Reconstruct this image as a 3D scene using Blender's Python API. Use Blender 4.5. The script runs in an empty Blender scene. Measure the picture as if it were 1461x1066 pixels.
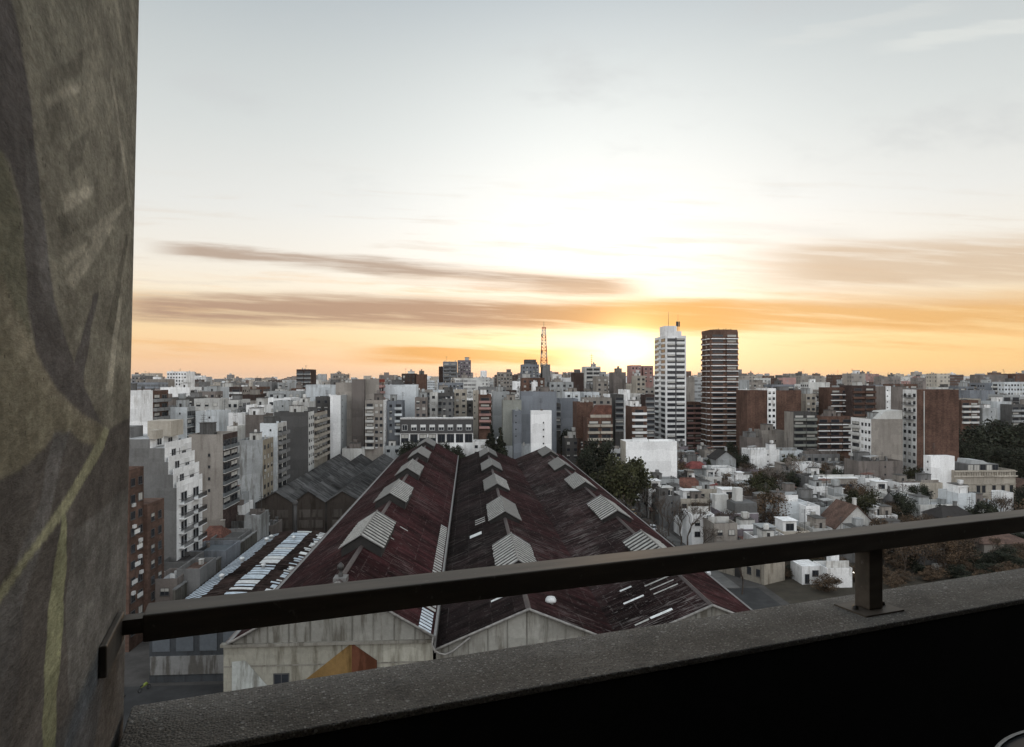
BACKK, SKYK, SUNK, HAZE, EXPO = 2.0, 1.0, .2, 3.5e-5, 0.0
import bpy, math, random
import numpy as np
from mathutils import Vector, Matrix, noise as mnoise
R = random.Random(7)
S = bpy.context.scene
COL = S.collection
rad = math.radians
PHI = rad(3.65)          # the street grid is turned this much from the view axis
CAMH = 45.0              # eye height above the street
F = 974.0                # focal length in photograph pixels
CP, SP = math.cos(PHI), math.sin(PHI)

# ------------------------------------------------------------------ placement helpers
def grid(px, d):
    """street-grid coordinates: lateral X (and depth t along the view) of the point seen at column px, d metres along the grid axis"""
    rx = (px - 730.5) / F
    t = d / (CP - rx * SP)
    return (rx * CP + SP) * t, t
def zat(py, t): return CAMH - t * (py - 540.0) / F
def W(X, d, z=0.0): return Vector((X * CP - d * SP, X * SP + d * CP, z))

# ------------------------------------------------------------------ objects
def tag(o, label=None, cat=None, group=None, kind=None):
    if label: o['label'] = label
    if cat: o['category'] = cat
    if group: o['group'] = group
    if kind: o['kind'] = kind
    return o
def empty(name, loc, rz=PHI, label=None, cat=None, group=None):
    o = bpy.data.objects.new(name, None)
    o.location = loc; o.rotation_euler = (0, 0, rz); o.empty_display_size = .5
    COL.objects.link(o)
    return tag(o, label, cat, group)
class MB:
    def __init__(s): s.v = []; s.f = []; s.m = []; s.sm = []
    def face(s, pts, mi=0, smooth=False):
        n = len(s.v); s.v += [tuple(p) for p in pts]; s.f.append(tuple(range(n, n + len(pts)))); s.m.append(mi); s.sm.append(smooth)
    def box(s, x0, y0, z0, x1, y1, z1, mi=0, skip=''):
        n = len(s.v)
        s.v += [(x0,y0,z0),(x1,y0,z0),(x1,y1,z0),(x0,y1,z0),(x0,y0,z1),(x1,y0,z1),(x1,y1,z1),(x0,y1,z1)]
        fs = {'b':(0,3,2,1),'t':(4,5,6,7),'f':(0,1,5,4),'r':(1,2,6,5),'k':(2,3,7,6),'l':(3,0,4,7)}
        for k, q in fs.items():
            if k in skip: continue
            s.f.append(tuple(n + i for i in q)); s.m.append(mi if isinstance(mi, int) else mi.get(k, 0)); s.sm.append(False)
    def prism(s, poly, y0, y1, mi=0, capmi=None):
        """polygon in x,z (counter-clockwise seen from -y) extruded from y0 to y1"""
        n = len(poly); b = len(s.v)
        s.v += [(x, y0, z) for x, z in poly] + [(x, y1, z) for x, z in poly]
        cm = mi if capmi is None else capmi
        s.f.append(tuple(b + i for i in range(n))); s.m.append(cm); s.sm.append(False)
        s.f.append(tuple(b + n + i for i in reversed(range(n)))); s.m.append(cm); s.sm.append(False)
        for i in range(n):
            j = (i + 1) % n
            s.f.append((b + j, b + i, b + n + i, b + n + j)); s.m.append(mi); s.sm.append(False)
    def tube(s, pts, r, n=6, mi=0, cap=True):
        rs = r if isinstance(r, (list, tuple)) else [r] * len(pts)
        pts = [Vector(p) for p in pts]; rings = []
        for i, p in enumerate(pts):
            d = (pts[min(i + 1, len(pts) - 1)] - pts[max(i - 1, 0)]).normalized()
            a = Vector((0, 0, 1)) if abs(d.z) < .9 else Vector((1, 0, 0))
            u = d.cross(a).normalized(); w = d.cross(u)
            b = len(s.v)
            s.v += [tuple(p + (u * math.cos(2*math.pi*k/n) + w * math.sin(2*math.pi*k/n)) * rs[i]) for k in range(n)]
            rings.append(b)
        for i in range(len(rings) - 1):
            for k in range(n):
                k2 = (k + 1) % n
                s.f.append((rings[i] + k2, rings[i] + k, rings[i+1] + k, rings[i+1] + k2)); s.m.append(mi); s.sm.append(True)
        if cap:
            s.f.append(tuple(rings[0] + k for k in range(n))); s.m.append(mi); s.sm.append(False)
            s.f.append(tuple(rings[-1] + k for k in reversed(range(n)))); s.m.append(mi); s.sm.append(False)
    def lathe(s, prof, n=16, mi=0, c=(0, 0, 0)):
        b = len(s.v)
        for r, z in prof: s.v += [(c[0] + r*math.cos(2*math.pi*k/n), c[1] + r*math.sin(2*math.pi*k/n), c[2] + z) for k in range(n)]
        for i in range(len(prof) - 1):
            for k in range(n):
                k2 = (k + 1) % n
                s.f.append((b+i*n+k, b+i*n+k2, b+(i+1)*n+k2, b+(i+1)*n+k)); s.m.append(mi); s.sm.append(True)
    def mesh(s, name, mats):
        me = bpy.data.meshes.new(name); me.from_pydata(s.v, [], s.f)
        for m in (mats if isinstance(mats, (list, tuple)) else [mats]): me.materials.append(m)
        me.polygons.foreach_set('material_index', s.m); me.polygons.foreach_set('use_smooth', s.sm)
        me.update(); return me
    def build(s, name, mats, parent=None, loc=None, rz=0.0):
        return inst(name, s.mesh(name, mats), parent, loc, rz)
def inst(name, me, parent=None, loc=None, rz=0.0, sc=None):
    o = bpy.data.objects.new(name, me); COL.objects.link(o)
    if parent is not None: o.parent = parent
    if loc is not None: o.location = loc
    if rz: o.rotation_euler = (0, 0, rz)
    if sc is not None: o.scale = sc
    return o

# ------------------------------------------------------------------ node helper
class NT:
    def __init__(s, tree): s.t = tree; s.n = tree.nodes; s.l = tree.links
    def put(s, sock, v):
        if v is None: return
        if isinstance(v, bpy.types.NodeSocket): s.l.new(v, sock)
        elif isinstance(v, (tuple, list)) and sock.type == 'RGBA' and len(v) == 3: sock.default_value = (*v, 1)
        else: sock.default_value = v
    def m(s, op, a, b=None, c=None, clamp=False):
        x = s.n.new('ShaderNodeMath'); x.operation = op; x.use_clamp = clamp
        for i, v in enumerate((a, b, c)): s.put(x.inputs[i], v)
        return x.outputs[0]
    def v(s, op, a, b=None, sc=None):
        x = s.n.new('ShaderNodeVectorMath'); x.operation = op
        s.put(x.inputs[0], a); s.put(x.inputs[1], b)
        if sc is not None: s.put(x.inputs['Scale'], sc)
        return x.outputs['Value' if op in ('LENGTH', 'DOT_PRODUCT') else 'Vector']
    def mix(s, f, a, b, mode='MIX'):
        x = s.n.new('ShaderNodeMix'); x.data_type = 'RGBA'; x.blend_type = mode
        s.put(x.inputs[0], f); s.put(x.inputs[6], a); s.put(x.inputs[7], b)
        return x.outputs[2]
    def mr(s, v, a, b, c=0.0, d=1.0, smooth=True):
        x = s.n.new('ShaderNodeMapRange'); x.interpolation_type = 'SMOOTHSTEP' if smooth else 'LINEAR'
        for i, k in enumerate((v, a, b, c, d)): s.put(x.inputs[i], k)
        return x.outputs[0]
    def noise(s, vec, scale, detail=3.0, rough=.55, out='Fac'):
        x = s.n.new('ShaderNodeTexNoise'); s.put(x.inputs['Vector'], vec)
        x.inputs['Scale'].default_value = scale; x.inputs['Detail'].default_value = detail; x.inputs['Roughness'].default_value = rough
        return x.outputs[out]
    def white(s, vec):
        x = s.n.new('ShaderNodeTexWhiteNoise'); x.noise_dimensions = '3D'; s.put(x.inputs['Vector'], vec); return x.outputs['Value']
    def vor(s, vec, scale, out='Distance', feat='F1'):
        x = s.n.new('ShaderNodeTexVoronoi'); x.feature = feat; s.put(x.inputs['Vector'], vec); x.inputs['Scale'].default_value = scale
        return x.outputs[out]
    def ramp(s, f, stops):
        x = s.n.new('ShaderNodeValToRGB'); e = x.color_ramp.elements
        while len(e) < len(stops): e.new(.5)
        for k, (p, c) in zip(e, stops): k.position = p; k.color = (*c, 1) if len(c) == 3 else c
        s.put(x.inputs[0], f); return x.outputs[0]
    def sep(s, v):
        x = s.n.new('ShaderNodeSeparateXYZ'); s.put(x.inputs[0], v); return x.outputs
    def comb(s, a, b, c):
        x = s.n.new('ShaderNodeCombineXYZ')
        for i, k in enumerate((a, b, c)): s.put(x.inputs[i], k)
        return x.outputs[0]
    def obj(s):
        return s.n.new('ShaderNodeTexCoord').outputs['Object']
    def rnd(s):
        return s.n.new('ShaderNodeObjectInfo').outputs['Random']
    def bump(s, h, strength, dist):
        x = s.n.new('ShaderNodeBump'); x.inputs['Strength'].default_value = strength; x.inputs['Distance'].default_value = dist
        s.put(x.inputs['Height'], h); return x.outputs[0]
_mc = {}
def material(key, fn):
    if key in _mc: return _mc[key]
    m = bpy.data.materials.new(key if isinstance(key, str) else '_'.join(str(k) for k in key)[:50]); m.use_nodes = True
    t = NT(m.node_tree); p = m.node_tree.nodes['Principled BSDF']
    fn(t, p); _mc[key] = m; return m
def setp(t, p, base=None, rough=None, metal=None, normal=None, spec=None):
    if base is not None: t.put(p.inputs['Base Color'], base)
    if rough is not None: t.put(p.inputs['Roughness'], rough)
    if metal is not None: t.put(p.inputs['Metallic'], metal)
    if spec is not None: t.put(p.inputs['Specular IOR Level'], spec)
    if normal is not None: t.put(p.inputs['Normal'], normal)

# ------------------------------------------------------------------ materials
PAL = dict(W=(.80,.80,.79), LW=(.55,.545,.52), PB=(.58,.61,.625), G=(.19,.19,.188), DG=(.085,.083,.081), MG=(.125,.124,.122), BE=(.285,.26,.232), CR=(.40,.365,.31),
           BR=(.098,.057,.043), DB=(.055,.038,.034), BO=(.098,.061,.047), BT=(.125,.074,.056), TA=(.185,.163,.15), GG=(.24,.247,.222), BG=(.19,.205,.226), YL=(.33,.29,.225), PK=(.36,.22,.2), VI=(.2,.175,.19), RD=(.2,.04,.03), BK=(.03,.03,.03), PG=(.35,.363,.363))
def wall_mat(c, stain=.5, key=None):
    col = PAL[c] if isinstance(c, str) else c
    def fn(t, p):
        o = t.v('ADD', t.obj(), t.v('SCALE', (91.7, 47.1, 13.3), sc=t.rnd()))
        big = t.noise(o, .11, 4)
        streak = t.noise(t.v('MULTIPLY', o, (1, 1, .13)), .9, 5, .65)
        fine = t.noise(o, 2.3, 4, .7)
        f = t.m('ADD', t.m('MULTIPLY', t.mr(big, .35, .68), .5), t.m('MULTIPLY', t.mr(streak, .46, .68), .95))
        f = t.m('MULTIPLY', f, stain, clamp=True)
        f2 = t.mr(fine, .3, .75, .9, 1.08)
        dirt = tuple(x * k for x, k in zip(col, (.44, .415, .385)))
        b = t.mix(f, col, dirt)
        b = t.mix(1.0, b, t.comb(f2, f2, f2), 'MULTIPLY')
        h = t.mr(t.rnd(), 0, 1, .86, 1.06, False)
        pa = t.white(t.v('FLOOR', t.v('DIVIDE', t.v('ADD', o, t.v('SCALE', t.noise(o, .25, 2, out='Color'), sc=2.5)), (5.3, 5.3, 4.1))))
        h = t.m('MULTIPLY', h, t.mr(pa, 0, 1, .84, 1.08, False))
        b = t.mix(1.0, b, t.comb(h, h, h), 'MULTIPLY')
        setp(t, p, b, .95, spec=.1)
    return material(('plaster', c, stain) if isinstance(c, str) else ('plaster', key, stain), fn)
def brick_mat(c='BR', key='brick'):
    col = PAL[c]
    def fn(t, p):
        o = t.v('ADD', t.obj(), t.v('SCALE', (31.7, 17.1, 3.3), sc=t.rnd()))
        x = t.sep(o)
        crs = t.white(t.v('FLOOR', t.comb(t.m('MULTIPLY', t.m('ADD', x[0], x[1]), 1.6), 0.0, t.m('MULTIPLY', x[2], 3.0))))
        big = t.noise(o, .16, 4); st = t.noise(t.v('MULTIPLY', o, (1, 1, .1)), .8, 4)
        k = t.m('MULTIPLY', t.mr(crs, 0, 1, .75, 1.2, False), t.m('MULTIPLY', t.mr(big, .3, .7, .75, 1.2), t.mr(st, .35, .7, 1.1, .75)))
        setp(t, p, t.mix(1.0, col, t.comb(k, k, k), 'MULTIPLY'), .92, spec=.15)
    return material((key, c), fn)
def plain(key, col, rough=.7, metal=0.0, vary=.15, scale=1.5, spec=.3):
    def fn(t, p):
        n = t.noise(t.v('ADD', t.obj(), t.v('SCALE', (13., 7., 5.), sc=t.rnd())), scale, 4, .65)
        k = t.m('MULTIPLY', t.mr(n, .25, .75, 1 - vary, 1 + vary), t.mr(t.rnd(), 0, 1, 1 - vary * .6, 1 + vary * .6, False))
        setp(t, p, t.mix(1.0, col, t.comb(k, k, k), 'MULTIPLY'), rough, metal, spec=spec)
    return material(key, fn)
GLASS = plain('window_glass', (.022, .025, .03), .12, spec=.45)
SHUT = plain('roller_blind', (.38, .37, .34), .7)
SHUTW = plain('white_blind', (.6, .6, .58), .7)
FRAMEW = plain('white_frame', (.55, .55, .54), .5)
FRAMED = plain('dark_frame', (.06, .06, .06), .5)
DARKIN = plain('dark_recess', (.03, .028, .027), .9)
METALD = plain('dark_metal', (.035, .033, .032), .45)
METALG = plain('grey_metal', (.3, .3, .3), .5, .3)
ROOFG = wall_mat((.105, .102, .098), .6, 'roof_grey')
ROOFW = wall_mat((.44, .445, .445), .5, 'roof_white')
ROOFD = wall_mat((.042, .039, .038), .5, 'roof_dark')
def tile_fn(col):
    def fn(t, p):
        o = t.obj(); x = t.sep(o)
        c = t.white(t.v('FLOOR', t.comb(t.m('MULTIPLY', x[0], 3.0), t.m('MULTIPLY', x[1], 3.0), t.m('MULTIPLY', x[2], 4.0))))
        n = t.noise(o, .5, 4)
        k = t.m('MULTIPLY', t.mr(c, 0, 1, .7, 1.25, False), t.mr(n, .3, .7, .7, 1.2))
        setp(t, p, t.mix(1.0, col, t.comb(k, k, k), 'MULTIPLY'), .85, spec=.2)
    return fn
ROOFT = material('terracotta_tiles', tile_fn((.11, .05, .037)))
ROOFR = material('red_roof', tile_fn((.14, .04, .036)))
ROOFB = material('brown_tiles', tile_fn((.10, .062, .048)))
def far_mat(col, key, bands=False):
    def fn(t, p):
        geo = t.n.new('ShaderNodeNewGeometry')
        vt = t.n.new('ShaderNodeVectorTransform'); vt.vector_type = 'NORMAL'; vt.convert_from = 'WORLD'; vt.convert_to = 'OBJECT'
        t.put(vt.inputs[0], geo.outputs['Normal'])
        o = t.obj(); x = t.sep(o); nn = t.sep(vt.outputs[0])
        side = t.m('GREATER_THAN', t.m('ABSOLUTE', nn[0]), .5)
        u = t.m('ADD', t.m('MULTIPLY', x[0], t.m('SUBTRACT', 1.0, side)), t.m('MULTIPLY', x[1], side))
        fu = t.m('FRACT', t.m('DIVIDE', u, 3.1)); fz = t.m('FRACT', t.m('DIVIDE', x[2], 2.95))
        ru = t.m('FLOOR', t.m('DIVIDE', u, 3.1)); rz = t.m('FLOOR', t.m('DIVIDE', x[2], 2.95))
        colr = t.white(t.comb(ru, side, t.m('MULTIPLY', t.rnd(), 77.0)))
        cell = t.white(t.comb(ru, rz, t.m('ADD', side, t.m('MULTIPLY', t.rnd(), 31.0))))
        lo, hi = (.04, .96) if bands else (.24, .76)
        win = t.m('MULTIPLY', t.m('MULTIPLY', t.m('GREATER_THAN', fu, lo), t.m('LESS_THAN', fu, hi)), t.m('MULTIPLY', t.m('GREATER_THAN', fz, .28), t.m('LESS_THAN', fz, .8)))
        win = t.m('MULTIPLY', win, t.m('LESS_THAN', t.m('ABSOLUTE', nn[2]), .5))
        win = t.m('MULTIPLY', win, t.m('GREATER_THAN', colr, .0 if bands else .3))
        blind = t.mix(t.m('GREATER_THAN', cell, .75), tuple(.07 + .22*q for q in col), tuple(.14 + .4*q for q in col))
        n = t.noise(t.v('ADD', o, t.v('SCALE', (31.7, 17.1, 3.3), sc=t.rnd())), .15, 4)
        k = t.m('MULTIPLY', t.mr(n, .3, .7, .75, 1.1), t.mr(t.rnd(), 0, 1, .8, 1.15, False))
        setp(t, p, t.mix(win, t.mix(1.0, col, t.comb(k, k, k), 'MULTIPLY'), blind), .85, spec=.2)
    return material(('far', key, bands), fn)
# ------------------------------------------------------------------ windows, balconies
def win_meshes(frame, fname):
    f = MB()
    f.box(-.5, -.07, 0, -.44, 0, 1); f.box(.44, -.07, 0, .5, 0, 1); f.box(-.44, -.07, 0, .44, 0, .06); f.box(-.44, -.07, .94, .44, 0, 1)
    f.box(-.02, -.055, .06, .02, 0, .94)
    fm = f.mesh('window_frame', frame)
    panes = []
    for z in (0, .45, 1.0):
        p = MB()
        if z < 1: p.box(-.44, -.03, .06, .44, -.005, .94 - .88 * z, 0)
        if z > 0: p.box(-.44, -.05, .94 - .88 * z, .44, -.005, .94, 1)
        panes.append(p.mesh('window_pane', [GLASS, SHUT if fname == 'd' else SHUTW]))
    alls = []
    for z in (0, .45, 1.0):
        g = MB()
        g.box(-.5, -.07, 0, -.45, 0, 1, 2); g.box(.45, -.07, 0, .5, 0, 1, 2); g.box(-.45, -.07, 0, .45, 0, .06, 2); g.box(-.45, -.07, .94, .45, 0, 1, 2)
        if z < 1: g.box(-.45, -.03, .06, .45, -.005, .94 - .88 * z, 0)
        if z > 0: g.box(-.45, -.05, .94 - .88 * z, .45, -.005, .94, 1)
        alls.append(g.mesh('window', [GLASS, SHUT if fname == 'd' else SHUTW, frame]))
    s = MB(); s.box(-.56, -.16, -.05, .56, 0, 0)
    return fm, panes, alls, s.mesh('window_sill', frame)
WINS = {'d': win_meshes(FRAMED, 'd'), 'w': win_meshes(FRAMEW, 'w')}
def pick(r=R):
    x = r.random(); return 0 if x < .6 else (1 if x < .82 else 2)
def window(par, P, rz, w, h, near, st='d', k=None):
    fm, panes, alls, sill = WINS[st]; k = pick() if k is None else k
    if near:
        o = inst('window', fm, par, P, rz, (w, 1, h)); inst('pane', panes[k], o)
        if near > 1: inst('sill', sill, o)
    else: o = inst('window', alls[k], par, P, rz, (w, 1, h))
    return o
_bm = {}
def balc_mesh(kind, c):
    key = (kind, c)
    if key in _bm: return _bm[key]
    slabm = wall_mat(c if kind != 'slabline' else 'W', .25)
    s = MB(); s.box(-.5, -1, -.09, .5, 0, .09 if kind != 'slabline' else .36)
    r = MB()
    if kind == 'solid': r.box(-.5, -1, .09, .5, -.9, 1.0); r.box(-.5, -.9, .09, -.47, 0, 1.0); r.box(.47, -.9, .09, .5, 0, 1.0); rm = wall_mat(c, .4)
    elif kind == 'slabline': r.box(-.49, -.97, .36, .49, -.87, 1.1); r.box(-.49, -.87, .36, -.46, 0, 1.1); r.box(.46, -.87, .36, .49, 0, 1.1); rm = brick_mat(c)
    elif kind == 'glass': r.box(-.5, -1, .09, .5, -.96, 1.0); r.box(-.5, -.96, .09, -.485, 0, 1.0); r.box(.485, -.96, .09, .5, 0, 1.0); rm = plain('balcony_glass', (.12, .13, .135), .25)
    else:
        r.box(-.5, -1, .98, .5, -.94, 1.04); r.box(-.5, -.94, .98, -.48, 0, 1.04); r.box(.48, -.94, .98, .5, 0, 1.04)
        for i in range(19): r.box(-.5 + i / 18 * .985, -.99, .09, -.485 + i / 18 * .985, -.95, .98)
        rm = METALD
    b = MB(); b.v = s.v + r.v; b.f = s.f + [tuple(i + 8 for i in f) for f in r.f]; b.m = s.m + [1] * len(r.f); b.sm = [False] * len(b.f)
    _bm[key] = (s.mesh('balcony', slabm), r.mesh('railing', rm), b.mesh('balcony', [slabm, rm]))
    return _bm[key]
def balcony(par, P, rz, w, dep, kind, c, near):
    s, r, b = balc_mesh(kind, c)
    if near:
        o = inst('balcony', s, par, P, rz, (w, dep, 1)); inst('railing', r, o)
    else: inst('balcony', b, par, P, rz, (w, dep, 1))

_a = MB(); _a.box(-.42, -.36, 0, .42, -.02, .56); _a.box(-.3, -.375, .08, .12, -.361, .48)
ACM = _a.mesh('air_conditioner', plain('ac_casing', (.42, .42, .41), .6))
def facade(par, face, kind, w, L, H, zlo, near, bc='LW', st='d', fh=2.9, top=.9, cap=96, r=R):
    """windows and balconies on one face of a box w wide, L deep, H tall; local origin at the middle of the front edge"""
    if kind in ('', 'blank'): return 0
    if face == 'f': wid, at, rz = w, (lambda u: (u, 0)), 0
    elif face == 'r': wid, at, rz = L, (lambda u: (w / 2, L / 2 + u)), math.pi / 2
    else: wid, at, rz = L, (lambda u: (-w / 2, L / 2 - u)), -math.pi / 2
    k = 0; nw = nb = 0; na = [0]
    def wn(u, z, ww, hh, kk=None):
        nonlocal nw
        if nw >= cap: return
        nw += 1; x, y = at(u); jw = r.uniform(.9, 1.1) if ww < 2.5 else 1; window(par, (x, y, z), rz, ww*jw, hh, near, st, kk)
        if ww < 2.5 and ww > 1 and r.random() < .16 and na[0] < 24:
            na[0] += 1; inst('air_conditioner', ACM, par, (x, y, z - .62), rz)
    def bl(u, z, ww, dep, kd):
        nonlocal nb
        if nb >= cap: return
        nb += 1; x, y = at(u); balcony(par, (x, y, z), rz, ww, dep, kd, bc, near)
    while k < 30:
        z = H - top - (k + 1) * fh; k += 1
        if z < max(zlo - fh, .3): break
        if kind == 'vents':
            wn(-.22 * wid, z + 1.3, .6, .6, 0)
        elif kind == 'vents2':
            if r.random() < .7: wn(.1 * wid, z + 1.3, .55, .7, 0)
        elif kind in ('win', 'grid'):
            sp = 3.3 if kind == 'win' else 2.3; n = max(1, round(wid / sp))
            for i in range(n): wn((i + .5) / n * wid - wid / 2, z + .85, 1.5 if kind == 'win' else 1.2, 1.35)
        elif kind in ('balc', 'rail', 'glassb', 'slabline'):
            n = max(1, round(wid / 5.0)); b = wid / n
            for i in range(n):
                u = (i + .5) * b - wid / 2
                wn(u, z + .1, min(b * .78, 4.0), 2.25, r.choice((0, 0, 0, 1)))
                bl(u, z, b * .93, 1.2, {'balc': 'solid', 'rail': 'rail', 'glassb': 'glass', 'slabline': 'slabline'}[kind])
        elif kind in ('mix', 'mixr'):
            h = wid * .5; sg = -1 if kind == 'mix' else 1
            wn(sg * wid * .25, z + .1, h * .7, 2.2, r.choice((0, 0, 1))); bl(sg * wid * .25, z, h * .92, 1.1, 'solid')
            n = max(1, round(h / 2.6))
            for i in range(n): wn(-sg * (i + .5) / n * h, z + .85, 1.25, 1.3)
        elif kind == 'ribbon':
            wn(-.215 * wid, z + .75, wid * .40, 1.72, r.choice((0, 0, 1))); wn(.23 * wid, z + .75, wid * .40, 1.72, r.choice((0, 0, 1)))
        elif kind == 'dark':
            n = max(1, round(wid / 4.5)); b = wid / n
            for i in range(n): wn((i + .5) * b - wid / 2, z + .1, b * .92, 2.3, r.choice((0, 0, 0, 0, 1)))
            bl(0, z - .05, wid, .5, 'glass')
    return max(nw, nb)

def roof_clutter(par, w, L, H, r=R, amount=1.0, wm=None):
    wm = wm or wall_mat(r.choice(['LW', 'G', 'BE', 'PG', 'W', 'TA', 'MG']), .7)
    z = H - .85
    if r.random() < min(.72, .5 * amount) and w > 5 and L > 6:
        a, b, h = r.uniform(2.6, min(5, w*.6)), r.uniform(3, min(5, L*.6)), r.uniform(2.4, 3.6)
        x, y = r.uniform(-w/2+a/2+.4, w/2-a/2-.4), r.uniform(1.0, L-b-.6)
        m = MB(); m.box(x-a/2, y, z, x+a/2, y+b, z+h, {'t': 1}); m.box(x-a/2-.15, y-.15, z+h+.003, x+a/2+.15, y+b+.15, z+h+.15, 1)
        if r.random() < .6: m.box(x-.4, y-.03, z+.1, x+.4, y, z+2.0, 2)
        m.build('stair_house', [wm, ROOFG, DARKIN], par)
        if r.random() < .42:
            m = MB(); t = r.uniform(1.0, 2.0)
            if r.random() < .5: m.box(x-t/2, y+.5, z+h+.5, x+t/2, y+.5+t, z+h+.5+t*.8); m.box(x-t/2+.2, y+.7, z+h+.15, x+t/2-.2, y+.3+t, z+h+.5)
            else: m.lathe([(t*.42, .15), (t*.42, t*.75), (t*.3, t*.9), (0, t*.93)], 12, 0, (x, y+1.4, z+h))
            m.build('water_tank', wm, par)
    for _ in range(int(r.uniform(0, 3.4) * amount)):
        x, y = r.uniform(-w/2+.7, w/2-.7), r.uniform(.7, L-.8); s = r.uniform(.4, .9); h = r.uniform(.7, 2.0)
        m = MB(); m.box(x-s/2, y-s/2, z, x+s/2, y+s/2, z+h); m.box(x-s*.6, y-s*.6, z+h, x+s*.6, y+s*.6, z+h+.12)
        m.build('chimney', wm, par)
    if r.random() < .5 * amount:
        x, y = r.uniform(-w/2+.7, w/2-.7), r.uniform(.7, L-.8); h = r.uniform(3, 6.5)
        m = MB(); m.tube([(x, y, z), (x, y, z+h)], .06, 5)
        for j in range(r.randint(2, 4)): q = r.uniform(.4, 1.0); zz = z + h - .3 - j*.5; m.tube([(x-q, y, zz), (x+q, y, zz)], .045, 4)
        m.build('antenna', METALD, par)

def house_extras(par, w, L, H, r=R):
    for _ in range(r.choice((0, 1, 1, 2))):      # lean-tos, annexes, terrace walls
        k = r.random(); a = r.uniform(2.2, max(2.4, w*.6)); x = r.uniform(-w/2+a/2, w/2-a/2) if a < w else 0
        m = MB()
        if k < .4:
            b = r.uniform(1.8, 3.2); h0 = r.uniform(2.2, 2.8); h1 = h0 + r.uniform(.3, .8); h1 = min(h1, H-.1)
            m.prism([(x-a/2, 0), (x+a/2, 0), (x+a/2, h0), (x-a/2, h0)], -b+.2, -.003, 1)
            for (xx, yy) in ((0, 0),): m.face([(x-a/2-.2, -b, h0), (x+a/2+.2, -b, h0), (x+a/2+.2, -.004, h1), (x-a/2-.2, -.004, h1)], 0); m.face([(x-a/2-.2, -b, h0+.1), (x-a/2-.2, -.004, h1+.1), (x+a/2+.2, -.004, h1+.1), (x+a/2+.2, -b, h0+.1)][::-1], 0)
            m.build('lean_to', [plain('lean_to_sheet_%d' % r.randrange(3), r.choice(((.10, .05, .04), (.17, .165, .16), (.30, .30, .29))), .7, vary=.35), wall_mat(r.choice(('LW', 'BE', 'G')), .8)], par)
        elif k < .7:
            z = H - .86; h = r.uniform(1.6, 2.6); y0 = r.uniform(.6, max(.7, L-4)); b = min(3.2, L-y0-.5)
            for (xx, yy) in ((x-a/2, y0), (x+a/2, y0), (x-a/2, y0+b), (x+a/2, y0+b)): m.box(xx-.06, yy-.06, z, xx+.06, yy+.06, z+h, 1)
            m.prism([(x-a/2-.2, z+h), (x+a/2+.2, z+h+.35), (x+a/2+.2, z+h+.45), (x-a/2-.2, z+h+.1)], y0-.2, y0+b+.2, 0)
            m.build('roof_shelter', [plain('shelter_sheet_%d' % r.randrange(3), r.choice(((.13, .06, .045), (.12, .12, .118), (.36, .36, .35))), .7, vary=.35), METALD], par)
        else:
            z = H - .86; y0 = r.uniform(.5, L*.6); m.box(-w/2+.25, y0, z, w/2-.25, y0+.2, z+r.uniform(1.4, 2.4)); m.build('terrace_wall', wall_mat(r.choice(('W', 'LW', 'BE', 'PG', 'TA')), .8), par)
    for _ in range(r.choice((0, 1, 2))):
        z = H - .86; x = r.uniform(-w/2+.7, w/2-.7); y = r.uniform(.6, L-1.2); m = MB(); m.box(x-.45, y, z+.15, x+.45, y+.35, z+.85); m.box(x-.4, y+.05, z, x-.3, y+.3, z+.15); m.box(x+.3, y+.05, z, x+.4, y+.3, z+.15); m.build('air_conditioner', FRAMEW, par)

def body_mesh(w, L, H, mf, ms, rm, pt=.22, roofdrop=.85, flat=False):
    m = MB(); m.box(-w/2, 0, 0, w/2, L, H, {'r': 1, 'l': 1}, skip='bt')
    zi = H - roofdrop
    a, b = (-w/2, 0), (w/2, L); i0, i1 = (-w/2+pt, pt), (w/2-pt, L-pt)
    O = [(a[0],a[1]),(b[0],a[1]),(b[0],b[1]),(a[0],b[1])]; I = [(i0[0],i0[1]),(i1[0],i0[1]),(i1[0],i1[1]),(i0[0],i1[1])]
    for k in range(4):
        j = (k+1) % 4
        m.face([(*O[k],H),(*O[j],H),(*I[j],H),(*I[k],H)], 0)
        m.face([(*I[k],H),(*I[j],H),(*I[j],zi),(*I[k],zi)], 0)
    r = MB(); r.face([(*I[0],zi),(*I[1],zi),(*I[2],zi),(*I[3],zi)])
    return m.mesh('wall', [mf, ms]), r.mesh('roof', rm)

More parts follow.
